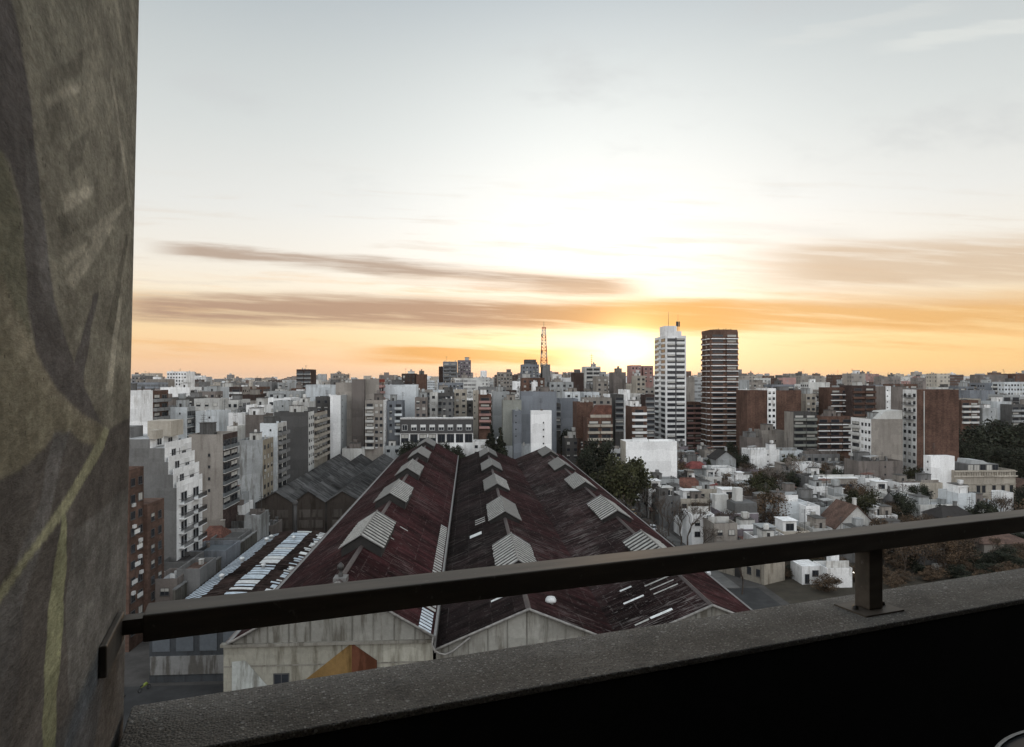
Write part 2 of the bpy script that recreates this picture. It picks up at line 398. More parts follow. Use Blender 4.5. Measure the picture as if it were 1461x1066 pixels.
FOOT = []      # occupied footprints in grid coordinates
LAND = []      # (px, d, words) landmarks for telling the smaller blocks apart
COLW = dict(W='white', LW='off-white', PB='pale blue-white', G='grey', DG='dark grey', MG='mid grey', BE='beige', CR='cream', BR='brick-red', DB='dark brown',
            TA='taupe', GG='green-grey', BG='blue-grey', YL='ochre', PK='pinkish', VI='violet-grey', RD='red', PG='pale grey')
def bld(x0, x1, yt, d, L, c, ff='blank', fs='', label='', sc=None, sn=None, bc='LW', st='d', name='apartment_block', cat='apartment block', group=None,
        roof=None, far=False, clutter=1.5, zlo=None, yb=None, fh=2.9, H=None, near=None, cap=96, brick=False, stain=.55, top=.9):
    X0, t0 = grid(x0, d); X1, t1 = grid(x1, d); w = X1 - X0; t = (t0 + t1) / 2
    if H is None: H = zat(yt, t)
    H = max(H, 2.5)
    if sn is not None:     # column where the far corner of the visible side wall shows
        Xc = X1 if sn < 668 else X0
        L = max(4.0, Xc / math.tan(math.atan2(*grid_dir(sn))) - d)
    o = empty(name, W((X0+X1)/2, d), PHI, label, cat, group)
    FOOT.append((X0-1, d-1.5, X1+1, d+L+1))
    if brick: mf = brick_mat(c)
    elif far: mf = far_mat(PAL[c], c, far == 'bands')
    else: mf = wall_mat(c, stain)
    ms = mf if not sc else (brick_mat(sc) if sc in ('BR', 'DB') else wall_mat(sc, stain))
    wm, rm = body_mesh(w, L, H, mf, ms, roof or R.choice((ROOFG, ROOFG, ROOFW, ROOFD)))
    inst('wall', wm, o); inst('roof', rm, o)
    if near is None: near = 2 if d < 180 else (1 if d < 262 else 0)
    if zlo is None: zlo = zat(yb, t) if yb else (12 if d > 200 else 3)
    if not far:
        n = facade(o, 'f', ff, w, L, H, zlo, near, bc, st, fh, top, cap)
        if fs: facade(o, 'r' if (x0 + x1)/2 < 668 else 'l', fs, w, L, H, zlo, near, bc, st, fh, top, 98 - n)
    roof_clutter(o, w, L, H, R, clutter)
    if cat == 'house' and w > 4: house_extras(o, w, L, H)
    return o, w, L, H
def grid_dir(px):
    rx = (px - 730.5) / F
    return (rx*CP + SP, CP - rx*SP)
# ------------------------------------------------------------------ the blocks one can tell apart, front edge columns, top row, distance
B = bld
# --- left: blocks beyond the mural wall
def A_brick():
    o, w, L, H = B(110, 184, 671, 116, 9, 'BO', 'blank', '', 'red brick apartment block beside the mural wall, with white blinds and air conditioners', sn=205, brick=True, clutter=.6, near=2, name='brick_apartment_block')
    facade(o, 'r', 'win', w, L, H, 1, 2, 'BE', 'd', 2.75, 1.0, 60)
    r = random.Random(5)
    for k in range(9):
        z = H - 1.6 - (k + 1) * 2.75
        for j in range(2):
            if r.random() < .55:
                m = MB(); y = L*(.3 + .42*j) + r.uniform(-.4, .4); m.box(w/2, y-.4, z, w/2+.38, y+.4, z+.55); m.build('air_conditioner', FRAMEW, o)
        if r.random() < .6:
            m = MB(); y = L*(.25 + .5*r.random()); m.box(w/2, y-.9, z+1.6, w/2+.12, y+.9, z+2.3); m.build('awning', SHUTW, o)
    # lower wing set back behind
    m = MB(); m.box(w/2 - 3, L, 0, w/2 + .6, L + 6.5, H - 6.6, 0); m.build('rear_wing', brick_mat('BO'), o)
    for k in range(7):
        z = H - 8 - (k + 1) * 2.75
        window(o, (w/2+.6, L+2.0, z+.9), math.pi/2, 1.3, 1.4, 2, 'd'); window(o, (w/2+.6, L+4.7, z+.9), math.pi/2, 1.3, 1.4, 2, 'd')
A_brick()
def A_step():
    d = 138; X0, t = grid(150, d)
    o = empty('terraced_apartment_block', W(0, 0), PHI, 'grey stepped party wall block with white terraces climbing down its right side', 'apartment block')
    o.location = W(X0, d)
    steps = [(252, 697, 720), (247, 678, 697), (240, 660, 678), (235, 640, 660), (214, 627, 640)]
    wf = wall_mat((.17, .168, .163), .3, 'step_grey'); ws = wall_mat('W', .3)
    zb = 0; L = 13
    FOOT.append((X0-1, d-1, grid(252, d)[0]+3, d+L+1))
    tops = []
    for i, (px, yt, yb) in enumerate(steps):
        x1 = grid(px, d)[0] - X0; z1 = zat(yt, t)
        m = MB(); m.box(0, 0, zb, x1, L, z1, {'r': 1, 't': 2}); m.build('wall', [wf, ws, ROOFW], o)
        tops.append((x1, zb, z1)); zb = z1 + .002
    for i, (x1, z0, z1) in enumerate(tops[:-1]):
        xn = tops[i+1][0]
        m = MB(); m.box(x1-.12, 0.25, z1+.002, x1+.002, L, z1+1.0); m.build('terrace_parapet', ws, o)
        if i < 3: m = MB(); m.tube([(x1-.3, 1+2.5*i, z1), (x1-.3, 1+2.5*i, z1+2.2)], .05); m.tube([(x1-.3, 1.5, z1+1.5), (x1-.3, L-1, z1+1.5)], .04); m.build('railing', METALD, o)
        window(o, (xn, 4, z1+.2), math.pi/2, 2.2, 2.1, 2, 'w', 0); window(o, (xn, 9, z1+.2), math.pi/2, 2.2, 2.1, 2, 'w', 1)
    x1, z0, z1 = tops[0]
    for k in range(5):
        z = z1 - .6 - (k+1)*2.9
        if z < .5: break
        for y, dep in ((3.4, 1.1), (9.4, 1.5)):
            window(o, (x1, y, z+.1), math.pi/2, 3.2, 2.2, 2, 'w', R.choice((0, 0, 1)))
            balcony(o, (x1, y, z), math.pi/2, 4.6, dep, 'rail', 'W', 2)
    xt, _, zt = tops[-1]
    m = MB(); m.box(xt-3.2, 6, zt+.002, xt+1.5, 12, zt+3.2); m.box(xt-.2, -.0, zt+.003, xt+1.2, 3, zt+1.7); m.build('penthouse', wall_mat('CR', .3), o)
    m = MB(); m.box(xt-9, 3, zt+.002, xt-5, 8, zt+2.2); m.tube([(xt-6,2,zt),(xt-6,2,zt+2.4)],.05); m.tube([(xt-9,2,zt+1.6),(xt-4,2,zt+1.6)],.05); m.build('stair_house', wall_mat('G', .5), o)
A_step()
B(140,218,557,226,12,'W','vents','balc','white block with brick right flank and stacked balconies, just past the mural wall',sc='BR',sn=240,bc='G',yb=640)
B(241,267,581,236,12,'PB','vents2','dark','narrow pale blue-white block between two white blocks, dark balconies on its flank',sn=279,sc='PG',yb=640)
B(279,312,587,240,12,'PB','vents2','','plain pale white party wall block directly above the beige blank wall',yb=640)
B(277,313,569,268,10,'LW','win','','off-white flat block with a lean-to roof, behind the plain pale party wall',yb=600)
B(269,318,620,172,11,'BE','vents2','dark','beige blank-walled block with one column of tiny windows and a dark balcony flank',sn=339,sc='DB',yb=720,stain=.45)
B(339,375,628,203,9,'PG','blank','win','stained pale block with rusty ochre window flank beside the grey warehouse',sn=390,sc='YL',yb=745,stain=1.0)
B(371,396,604,217,12,'PB','vents2','balc','pale block with balcony flank right behind the rust-stained block',sn=409,sc='LW',bc='G',yb=690)
B(391,440,588,262,10,'DG','blank','win','big dark grey blank party wall with a thin white flank strip',sn=448,sc='LW',yb=660,stain=.15)
B(425,448,590,271.5,14,'DB','dark','balc','dark balcony block pressed behind the big dark grey party wall',sn=467,sc='CR',bc='CR',yb=650)
B(326,350,589,232,12,'W','vents2','win','white block with blank front beside a low brown box, above the dark courtyard',yb=625,sn=353)
B(350,375,592,228,12,'TA','blank','','squat taupe box between white roofs above the stained pale block',yb=615)
B(351,376,578,262,10,'W','win','','white top storey with two dark windows above the taupe box',yb=600)
B(324,338,608,215,8,'LW','win','','small off-white rooftop house behind the beige blank wall',yb=640,name='house',cat='house')
B(327,346,552,380,14,'DB','balc','win','dark brown block with two white balcony lines in the middle distance',sn=357,sc='BE',bc='W',yb=578)
B(346,368,563,362,12,'DB','blank','','low dark brown box at the foot of the dark brown balcony block',yb=578)
B(291,327,552,420,14,'PG','blank','win','wide pale grey block left of the dark brown balcony block',yb=572)
B(238,266,530,600,18,'W','grid','','white tower with pinkish window grid standing alone on the far left skyline',clutter=2.2,yb=552,st='d')
B(423,444,527,500,16,'DB','glassb','','lone dark slab tower on the skyline left of the pale slab walls',yb=556,clutter=1.5)
B(475,494,534,600,16,'BE','grid','','small beige gridded tower on the skyline above the pale slab walls',yb=548)
B(436,480,549,332,14,'PB','blank','','wide pale blue-white block directly left of the tall pale slab walls',yb=575)
B(396,413,546,450,14,'PG','win','','pale grey block with dark windows left of the lone dark slab tower',yb=560)
B(361,388,545,450,16,'G','blank','','grey windowless block midway along the left skyline',yb=570)
B(390,412,572,282,12,'PG','vents2','','pale grey box above the left end of the dark grey party wall',yb=590)
B(413,441,574,286,12,'LW','grid','','off-white block with small windows above the dark grey party wall',yb=590)
B(243,277,567,300,14,'DG','win','','dark low roofed block behind the narrow pale blue-white block',yb=585)
B(188,208,536,600,16,'G','win','','grey boxy block at the far left end of the skyline',yb=556)
B(208,236,541,520,16,'BE','blank','','beige low block between the grey box and the white skyline tower',yb=556)
# --- centre left
B(479,502,546,316,13,'BE','blank','','beige left bay of the tall pale slab walls',yb=620,stain=.2,clutter=.3)
B(502,519.5,541,315,13,'TA','blank','','taupe middle bay of the tall pale slab walls',yb=620,stain=.2,clutter=.3)
B(520,541,541,319,13,'BE','blank','balc','pale right bay of the tall slab walls with reddish balcony edge',sn=549,sc='RD',bc='PK',yb=622,stain=.2,clutter=.5)
B(471,486,564,301,12,'W','blank','vents','tall thin bright white block in front of the beige slab wall',sn=495,sc='PG',yb=632,stain=.15)
B(450,470,566,308,11,'DG','win','','dark grey block with rooftop clutter behind the tall thin white block',yb=625,clutter=2)
B(521,547,571,301,12,'BE','mix','vents','beige window block with left balconies and a bright white flank',sn=556,sc='W',bc='LW',yb=632,clutter=2)
B(547,594,549,332,14,'PB','blank','','broad pale blue party wall block behind the beige window block',yb=582,stain=.2)
B(552,574,572,312,12,'BG','mixr','','blue-grey balcony block below the broad pale blue wall',bc='PB',yb=612)
B(594,608,534,520,14,'BR','blank','','brick-red box on the skyline left of the twin grey towers',yb=558,brick=True)
B(573,593,533,525,16,'DB','win','','dark brown block on the skyline beside the brick-red box',yb=550)
B(632,652,516,560,16,'BG','glassb','','left one of the twin grey skyline towers, with glassy balconies',yb=545,bc='G')
B(653,672,514,570,16,'VI','grid','','right one of the twin skyline towers, darker with a window grid',yb=545,clutter=2)
B(626,632,523,575,12,'DB','blank','','thin dark slab pressed against the left twin tower',yb=545)
B(592,609,567,312,12,'TA','win','','brownish narrow block right of the broad pale blue wall',yb=600)
B(613,624,560,322,12,'LW','win','','narrow white block with a column of dark windows above the long townhouse',yb=596)
B(624,648,561,330,12,'DG','dark','','dark grey balcony block above the middle of the long townhouse',yb=596)
B(630,646,569,314,8,'MG','grid','','mid grey gridded block in front of the dark grey balcony block',yb=600)
B(648,666,556,335,12,'CR','win','','cream window block above the right part of the long townhouse',yb=594)
B(675,683,557,330,12,'CR','vents','','thin cream strip block beside the dark red balcony block',yb=597)
B(666,675,572,345,10,'G','win','','low grey block between the two cream blocks',yb=590)
B(683,701,563,311,12,'BR','balc','','dark red balcony block above two dark cypresses',bc='PK',yb=604,brick=True)
B(703,727,559,332,13,'PG','vents2','','pale grey-green party wall above the dark cypresses',yb=618,stain=.2)
B(718,744,571,302,12,'GG','blank','vents','green-grey party wall block right of the dark cypresses',yb=622,stain=.25,sn=716)
B(733,744,586,292,10,'BG','vents','','slim blue-grey block with tiny windows in front of the green-grey wall',yb=625,stain=.2)
B(744,794,559,312,12,'BG','blank','','wide blue-grey blank wall behind the small white block',yb=625,stain=.2)
B(758,787,586,284,10,'W','vents2','','small bright white block with one column of dots, in front of the blue-grey wall',sn=757,yb=632,stain=.15)
B(799,825,569,330,13,'BG','blank','','second blue-grey blank wall, left of the red-brown party wall',yb=600,stain=.2)
B(806,828,559,352,10,'PB','win','','pale blue block on top behind the second blue-grey wall',yb=572)
B(787,800,576,320,12,'DG','dark','','dark balcony strip between the two blue-grey walls',yb=612)
B(823,846,574,300,12,'BR','blank','','plain red-brown party wall left of the brick balcony block',yb=612,brick=True)
def stepped_brick():
    o, w, L, H = B(838,874,596,288,11,'BR','balc','','brick balcony block with white parapets and a stepped red roof top',bc='CR',yb=645,brick=True,clutter=.2)
    m = MB(); m.prism([(-w*.3, H), (w*.5, H), (w*.5, H+5.2), (-w*.05, H+5.2)], 1.5, 9, 0); m.build('roof_storey', ROOFT, o)
    m = MB(); m.box(-w*.36, .5, H-.8, w*.45, 1.3, H+1.2); m.build('roof_terrace', wall_mat('CR', .4), o)
stepped_brick()
B(878,890,563,340,13,'DG','dark','','dark grey balcony strip block right of the brick balcony block',yb=612)
B(890,899,556,342,13,'W','blank','','thin white blank strip block beside the dark grey balcony strip',yb=612)
B(893,920,562,352,12,'LW','win','','off-white window block behind the white-slab brown block',yb=585,clutter=2)
B(901,923,580,312,12,'BR','balc','','brown block with white balcony slabs left of the tall white tower',bc='W',yb=625,brick=True)
B(921,934,563,342,12,'DB','dark','','dark brown strip block touching the tall white tower on its left',yb=620)
def mast_house():
    B(745,769,520,480,16,'BG','grid','','stepped dark skyline block at the foot of the lattice mast',yb=550,clutter=.6)
    o, w, L, H = B(749,765,513,486,10,'DG','dark','','upper dark top of the stepped block by the lattice mast',yb=522,clutter=.4)
mast_house()
B(774,785,520,482,12,'G','blank','','grey box carrying the lattice mast',yb=545,clutter=.3)
B(745,777,539,400,14,'BR','win','','dark red-brown block below the lattice mast',yb=562,brick=True)
B(760,767,545,392,8,'W','blank','','tiny white cube against the dark red-brown block',yb=556,name='house',cat='house')
B(710,731,531,520,16,'BE','grid','','beige gridded tower on the skyline left of the lattice mast',yb=550)
B(835,857,523,500,16,'LW','ribbon','','white banded block with a thin aerial on the skyline',yb=548,clutter=.3)
B(901,915,521,480,14,'PK','grid','','left one of two pinkish skyline blocks next to the tall white tower',yb=545,clutter=.3)
B(918,932,522,484,14,'PK','win','','right one of two pinkish skyline blocks next to the tall white tower',yb=545,clutter=.3)
B(875,893,531,430,13,'TA','blank','','taupe windowless block below the pinkish skyline blocks',yb=556)
B(819,833,532,432,13,'DB','blank','','dark brown windowless block left of the white banded block',yb=556)
B(908,921,536,402,12,'CR','win','','cream block in front of the pinkish skyline blocks',yb=560)
B(851,868,537,410,12,'BE','win','','beige block below the white banded skyline block',yb=560)
B(784,818,545,400,14,'PG','win','','pale grey rooftops block right of the lattice mast foot',yb=560,clutter=2.5)
# --- long dark townhouse
def townhouse():
    o, w, L, H = B(571,675,597,306,12,'W','blank','','long townhouse with dark mansard upper floor over white piers','',clutter=.4,yb=640,name='townhouse_terrace',cat='townhouse')
    dk = plain('slate_cladding', (.06, .058, .058), .7); zt = H - .4; zm = zat(618, grid(620, 306)[1])
    m = MB(); m.box(-w/2-.02, -.35, zm, w/2+.02, -.002, zt); m.build('mansard', dk, o)
    r = random.Random(3)
    for i in range(8):
        u = -w/2 + (i+.5)/8*w
        window(o, (u, -.35, zm+1.2), 0, 2.4, 2.6, 1, 'w', r.choice((0, 1, 1)))
        window(o, (u, 0, zm-4.3), 0, 3.35, 3.9, 1, 'd', r.choice((0, 0, 1)))
    m = MB(); m.box(-w/2, -.5, H+.002, w/2, .6, H+.35); m.build('cornice', wall_mat('W', .4), o)
townhouse()
B(488,520,640,299,8,'LW','blank','','low pale wall and flat roof between the thin white block and the beige window block',yb=650,name='low_building',cat='low building',clutter=2.5,roof=ROOFW)
B(548,572,636,303,10,'PG','win','','low pale building squeezed left of the long townhouse',yb=645,name='low_building',cat='low building',clutter=2)
B(675,702,630,300,10,'W','win','','small white house right of the long townhouse, behind the ridge',yb=650,name='house',cat='house',clutter=2)
B(703,760,636,300,9,'PB','vents2','','low pale building closing the valley between two red roofs',yb=650,name='low_building',cat='low building',clutter=2.5,roof=ROOFT)
B(806,836,625,300,9,'DG','win','','dark low house under trees behind the third red ridge',yb=650,name='house',cat='house')
# --- the two tall towers
def white_tower():
    o, w, L, H = B(949.5,979,479,360,20,'W','','','tall white tower with dark ribbon windows and rooftop antennas',sn=934,stain=.2,clutter=0,name='tower_block',cat='tower block',roof=ROOFG)
    dk = plain('tower_seam', (.05, .05, .055), .6)
    m = MB(); m.box(w*.0-.3, -.12, 0, w*.0+.3, -.002, H-1); m.build('service_shaft', dk, o)
    facade(o, 'f', 'ribbon', w, L, H, 3, 0, 'W', 'd', 2.9, 1.0, 60)
    for k in range(20):
        z = H - 1 - (k+1)*2.9
        for u in (.21, .79): window(o, (-w/2, L*u, z+.75), -math.pi/2, L*.36, 1.72, 0, 'd', 0)
        balcony(o, (-w/2, L/2, z), -math.pi/2, L*.2, .9, 'solid', 'W', 0)
    m = MB(); m.box(-w*.48, 2, H-.85, w*.1, 12, H+5.4); m.box(w*.12, 3, H-.85, w*.36, 10, H+2.6); m.build('machine_room', wall_mat('W', .3), o)
    m = MB(); m.tube([(-w*.2, 6, H+5.4), (-w*.2, 6, H+13.5)], [.14, .06], 5); m.build('antenna', METALD, o)
    for x in (.14, .2, .27):
        m = MB(); m.tube([(w*x, 4, H+2.4), (w*x, 4, H+8.2)], .1, 5); m.box(w*x-.3, 3.6, H+5.2, w*x+.3, 3.9, H+7.8); m.build('antenna', METALD, o)
    m = MB(); m.tube([(w*.24, 5, H+2), (w*.24, 5, H+12)], [.1, .05], 5); m.build('antenna', METALD, o)
white_tower()
def brown_tower():
    o, w, L, H = B(1014,1053,473,360,16,'BT','','','tall brown tower ringed by thin white slab lines',sn=1001.5,clutter=0,brick=True,name='tower_block',cat='tower block',roof=ROOFD)
    for k in range(23):
        z = H - 1.2 - (k+1)*2.9
        if z < 2: break
        for u, ww in ((-.24, .5), (.27, .44)):
            balcony(o, (u*w, 0, z), 0, ww*w, 1.3, 'slabline', 'BT', 0)
            window(o, (u*w, 0, z+.9), 0, ww*w*.8, 1.5, 0, 'd', R.choice((0, 0, 0, 2)) if u > 0 else 0)
        for u in (.25, .75):
            balcony(o, (-w/2, L*u, z), -math.pi/2, L*.36, 1.0, 'slabline', 'BT', 0)
        window(o, (-w/2, L*.5, z+.9), -math.pi/2, 1.2, 1.4, 0, 'w', 0)
    m = MB(); m.box(-w*.49, .4, H-.85, w*.49, 15, H+1.0); m.build('penthouse', brick_mat('BT'), o)
    m = MB()
    for i in range(8): m.box(-w*.3+i*w*.09, 4, H+.95, -w*.3+i*w*.09+.4, 4.5, H+1.5+.2*(i % 3))
    m.build('chimney_row', brick_mat('DB'), o)
    o2, w2, L2, H2 = B(1053.5,1065,559,366,14,'DB','balc','','lower brown balcony wing tucked right of the tall brown tower',bc='PK',yb=640,brick=True)
brown_tower()
# --- right of the towers
B(980,991,538,420,12,'BE','blank','','beige blank block in the gap between the two tall towers',yb=575)
B(979.5,1002,574,390,12,'BR','balc','','dark red balcony block low between the two tall towers',bc='PK',yb=640,brick=True)
B(1053,1069,542,440,14,'PG','blank','','pale blank block just right of the tall brown tower top',yb=560)
B(1066,1095,557,332,14,'BR','blank','','plain dark brick wall left of the white window strip',yb=622,brick=True,clutter=.6)
B(1095.2,1107,554,331.5,14,'W','grid','','narrow white window strip between two plain brick walls',yb=615,clutter=1.2)
B(1107.2,1143,557,332,14,'BR','blank','','plain dark brick wall right of the white window strip',yb=622,brick=True,clutter=1.5)
B(1087,1119,614,318,9,'BE','vents2','','low beige annex under the white window strip',yb=640)
B(1066,1088,624,312,9,'TA','blank','','low taupe annex under the left brick wall',yb=640)
B(1132,1165,588,300,10,'DG','balc','blank','grey balcony block with a pale slanting flank wall',sn=1119,sc='BE',bc='GG',yb=640,clutter=2)
B(1166,1217,594,300,10,'BR','slabline','','long low brown block with white slab lines and one pier',bc='DB',yb=640,brick=True,clutter=1.5)
B(1150,1164,562,345,12,'CR','win','','small cream window block behind the grey balcony block',yb=585)
B(1185,1215,553,340,12,'BR','slabline','','brown brick balcony block, left of its darker twin',bc='DB',yb=594,brick=True)
B(1216,1249,550,333,12,'DB','balc','','darker brown balcony block beside the brick balcony block',bc='BR',yb=600,brick=True)
B(1249,1264,551,334,12,'TA','blank','','taupe blank end wall beside the darker brown balcony block',yb=590,clutter=.5)
B(1264.2,1271,551,333.5,12,'W','vents','','slim bright white strip with tiny windows between taupe walls',yb=588,clutter=.3)
B(1271.2,1288,552,334,12,'TA','blank','','taupe end wall right of the slim white strip',yb=580,clutter=.5)
def pale_slope():
    o, w, L, H = B(1243,1288,598,255,12,'BE','blank','mix','pale blank-walled block with white windowed flank left of the tall brick wall',sn=1214,sc='W',bc='LW',yb=665,stain=.3,clutter=1.2)
    m = MB(); m.prism([(-w*.3, H), (w*.5, H), (w*.5, H+3.4), (-w*.05, H+3.0)], .3, 8); m.build('roof_storey', wall_mat('LW', .4), o)
pale_slope()
def tall_brick():
    o, w, L, H = B(1308,1368,556,256,16,'BR','blank','win','tall plain brick wall block with a thin pale pipe and white windowed left flank',sn=1288,sc='W',yb=685,clutter=.3,brick=True,near=1)
    m = MB(); m.box(-w*.33-.15, -.2, 0, -w*.33+.15, -.002, H-.5); m.build('drain_pipe', wall_mat('LW', .5), o)
    for k in range(4):
        balcony(o, (-w/2, L*.5, H-3.2-2.9*k), -math.pi/2, L*.7, 1.4, 'rail', 'G', 0)
    m = MB(); m.box(w*.5, 2, 0, w*.5+.5, 3, H-2); m.build('service_pipe', wall_mat('CR', .5), o)
tall_brick()
B(1372,1396,571,352,12,'BR','balc','','brown block with white balcony slabs right of the tall brick wall',bc='LW',yb=602,brick=True)
B(1384,1420,557,420,12,'BG','blank','','blue-grey blank block behind the brown balcony slabs',yb=580)
B(1402,1423,582,352,12,'PG','vents2','','pale grey low block above the dark tree mass',yb=602,clutter=2)
B(1423,1443,573,360,12,'PB','vents','','pale blue block with blank front near the right edge',yb=602)
B(1443.5,1500,577,352,12,'MG','balc','','mid grey balcony block cut by the right edge of the view',bc='PG',yb=604)
# --- low houses on the right
def hs(*a, **k):
    k.setdefault('name', 'house'); k.setdefault('cat', 'house'); return B(*a, **k)
hs(893,966,630,248,10,'W','blank','blank','big bright white blank wall with a thin seam and cream flank',sn=885,sc='CR',stain=.12,clutter=.8,roof=ROOFW)
hs(866,888,641,262,9,'W','win','','small white house left of the big white blank wall',yb=660,zlo=3,clutter=2)
hs(925,969,684,230,12,'PG','win','win','grey three-storey house on the street corner below the big white wall',sn=918,zlo=1,clutter=1.5,near=2)
hs(987,1019,734,176,8,'W','win','','white terrace house with bright roof walls beside the bare street trees',zlo=.4,near=2,clutter=1,roof=ROOFW,stain=.2)
hs(1019,1052,747,168,9,'BE','win','','beige garage house with a dark flat roof, next to the white terrace house',zlo=.4,near=2,clutter=.4,roof=ROOFD)
def violet():
    o, w, L, H = hs(1034,1082,733,190,11,'VI','win','','violet-grey house with a grey upper parapet box and white chimney block','',zlo=.4,near=2,clutter=0,roof=ROOFW,stain=.2)
    m = MB(); m.box(-w*.16, .8, H+.003, w*.5, 7, H+2.8); m.build('upper_storey', wall_mat('MG', .2), o)
    m = MB(); m.box(-w*.18, .5, H-.4, w*.53, .798, H+.002); m.build('ledge', wall_mat('W', .2), o)
    m = MB(); m.box(-w*.02, 4, H+2.803, w*.2, 6.5, H+6.6); m.box(-w*.5, 7.5, H-.8, -w*.1, 10, H+4.2); m.build('chimney_block', wall_mat('LW', .3), o)
violet()
hs(1112,1151,716,192,9,'PB','vents2','','pale blue-white house with high blank garden wall',zlo=.4,near=2,clutter=1.2,roof=ROOFW,stain=.2)
hs(1150,1170,722,188,7,'W','win','','small white cube house against the pale blue-white house',zlo=.4,near=2,clutter=.8,stain=.2)
hs(1171,1192,724,194,8,'PG','win','','grey and white house beside the gabled brown roof',zlo=.4,near=2,clutter=1.2)
def long_white():
    o, w, L, H = hs(1166,1223,683,226,11,'BE','','win','long beige house with a dark window band and bright white roof edge',sn=1156,zlo=2,near=1,clutter=1.5,roof=ROOFW)
    window(o, (w*.06, 0, H-4.2), 0, w*.72, 2.3, 1, 'd', 0)
    for i in range(5): window(o, (-w*.4+i*w*.2, 0, H-7.4), 0, 1.6, 1.2, 1, 'w', 0)
    m = MB(); m.box(-w/2-.3, -.3, H+.002, w/2+.3, L+.3, H+.35); m.build('roof_edge', wall_mat('W', .2), o)
long_white()
hs(1071,1112,642,292,10,'W','vents2','','white flat-roofed house behind the bare trees, below the brick walls',zlo=4,clutter=1.5,roof=ROOFW)
hs(1112,1146,643,294,10,'PB','win','','pale blue-white house right behind the spreading bare tree',zlo=4,clutter=1.5)
hs(1150,1198,648,288,10,'G','win','','grey rambling house with rooftop rooms below the long brown block',zlo=4,clutter=3)
hs(1008,1050,656,300,9,'PG','win','','low pale house under the dark tree at the brown tower foot',zlo=4,clutter=.8,roof=ROOFD)
hs(1013,1050,668,262,9,'W','win','','long low white house with a grey pitched roof',zlo=1,clutter=.3,roof=ROOFW)
hs(1225,1288,658,246,10,'TA','vents2','','taupe low house at the foot of the pale blank-walled block',zlo=4,clutter=2.5,roof=ROOFD)
def palace():
    o, w, L, H = hs(1363,1449,671,236,16,'CR','','','old cream mansion with a balustraded cornice and tall dark windows','',clutter=0,stain=.5,name='mansion',cat='mansion',roof=ROOFG)
    r = wall_mat('CR', .6)
    m = MB(); m.box(-w/2-.5, -.5, H-2.4, w/2+.5, -.003, H-1.9); m.build('cornice', r, o)
    m = MB(); m.box(-w/2-.2, -.2, H-5, w/2+.2, -.004, H-4.8); m.build('string_course', r, o)
    for i in range(24): m = MB(); x = -w/2+(i+.5)/24*w; m.box(x-.16, -.35, H-1.9, x+.16, -.1, H-.6); m.build('baluster', r, o)
    m = MB(); m.box(-w/2-.4, -.45, H-.6, w/2+.4, -.004, H-.3); m.build('balustrade_rail', r, o)
    for u in (-.38, -.12, -.03, .14, .29, .43):
        window(o, (u*w, 0, H-8.4), 0, 1.3, 2.9, 1, 'd', 0)
        m = MB(); m.box(u*w-.95, -.25, H-5.4, u*w+.95, -.003, H-5.1); m.build('window_hood', r, o)
    balcony(o, (-.08*w, 0, H-9), 0, 4.2, 1.1, 'solid', 'CR', 1)
    m = MB(); m.box(-w*.2, 3, H-.8, w*.32, 12, H+1.8); m.build('roof_storey', wall_mat('G', .4), o)
    for i in range(5): window(o, (-w*.2+(i+.5)*w*.104, 3, H-.6), 0, w*.095, 2.3, 1, 'd', (2, 2, 0, 2, 0)[i])
    m = MB(); m.prism([(-w*.12, H+1.803), (w*.2, H+1.803), (w*.1, H+3.0), (-w*.1, H+3.3)], 4, 11); m.build('roof_light', wall_mat('PG', .3), o)
palace()
hs(1328,1362,651,238,14,'W','blank','vents2','white blank block joined to the left of the cream mansion',sn=1322,zlo=4,clutter=.8,stain=.25,roof=ROOFW)
hs(1277,1318,708,206,10,'LW','win','','white low house with flat bright roof, right of the dark turret',zlo=.4,near=2,clutter=2,roof=ROOFW)
hs(1284,1318,689,230,9,'W','vents2','','white sloping parapet house in front of the tall brick wall',zlo=1,near=1,clutter=1.5,roof=ROOFG)
hs(1318,1345,689,228,9,'CR','blank','','cream box house with dark pitched neighbour, before the mansion',zlo=1,near=1,clutter=1,roof=ROOFB)
hs(1313,1368,720,200,9,'LW','blank','','long off-white terrace house with one parapet, near the right rail',zlo=.4,near=2,clutter=2.5,roof=ROOFW)
hs(1367,1392,704,200,9,'PB','vents2','','tall pale blue terrace walls in front of the cream mansion',zlo=.4,near=2,clutter=1,roof=ROOFW)
hs(1392,1432,718,201,9,'PB','blank','','lower pale blue terrace house with tank pillars, before the mansion',zlo=.4,near=2,clutter=2,roof=ROOFW)
hs(1432,1446,703,202,5,'W','blank','','white stair tower at the end of the pale blue terraces',zlo=.4,near=2,clutter=.3)
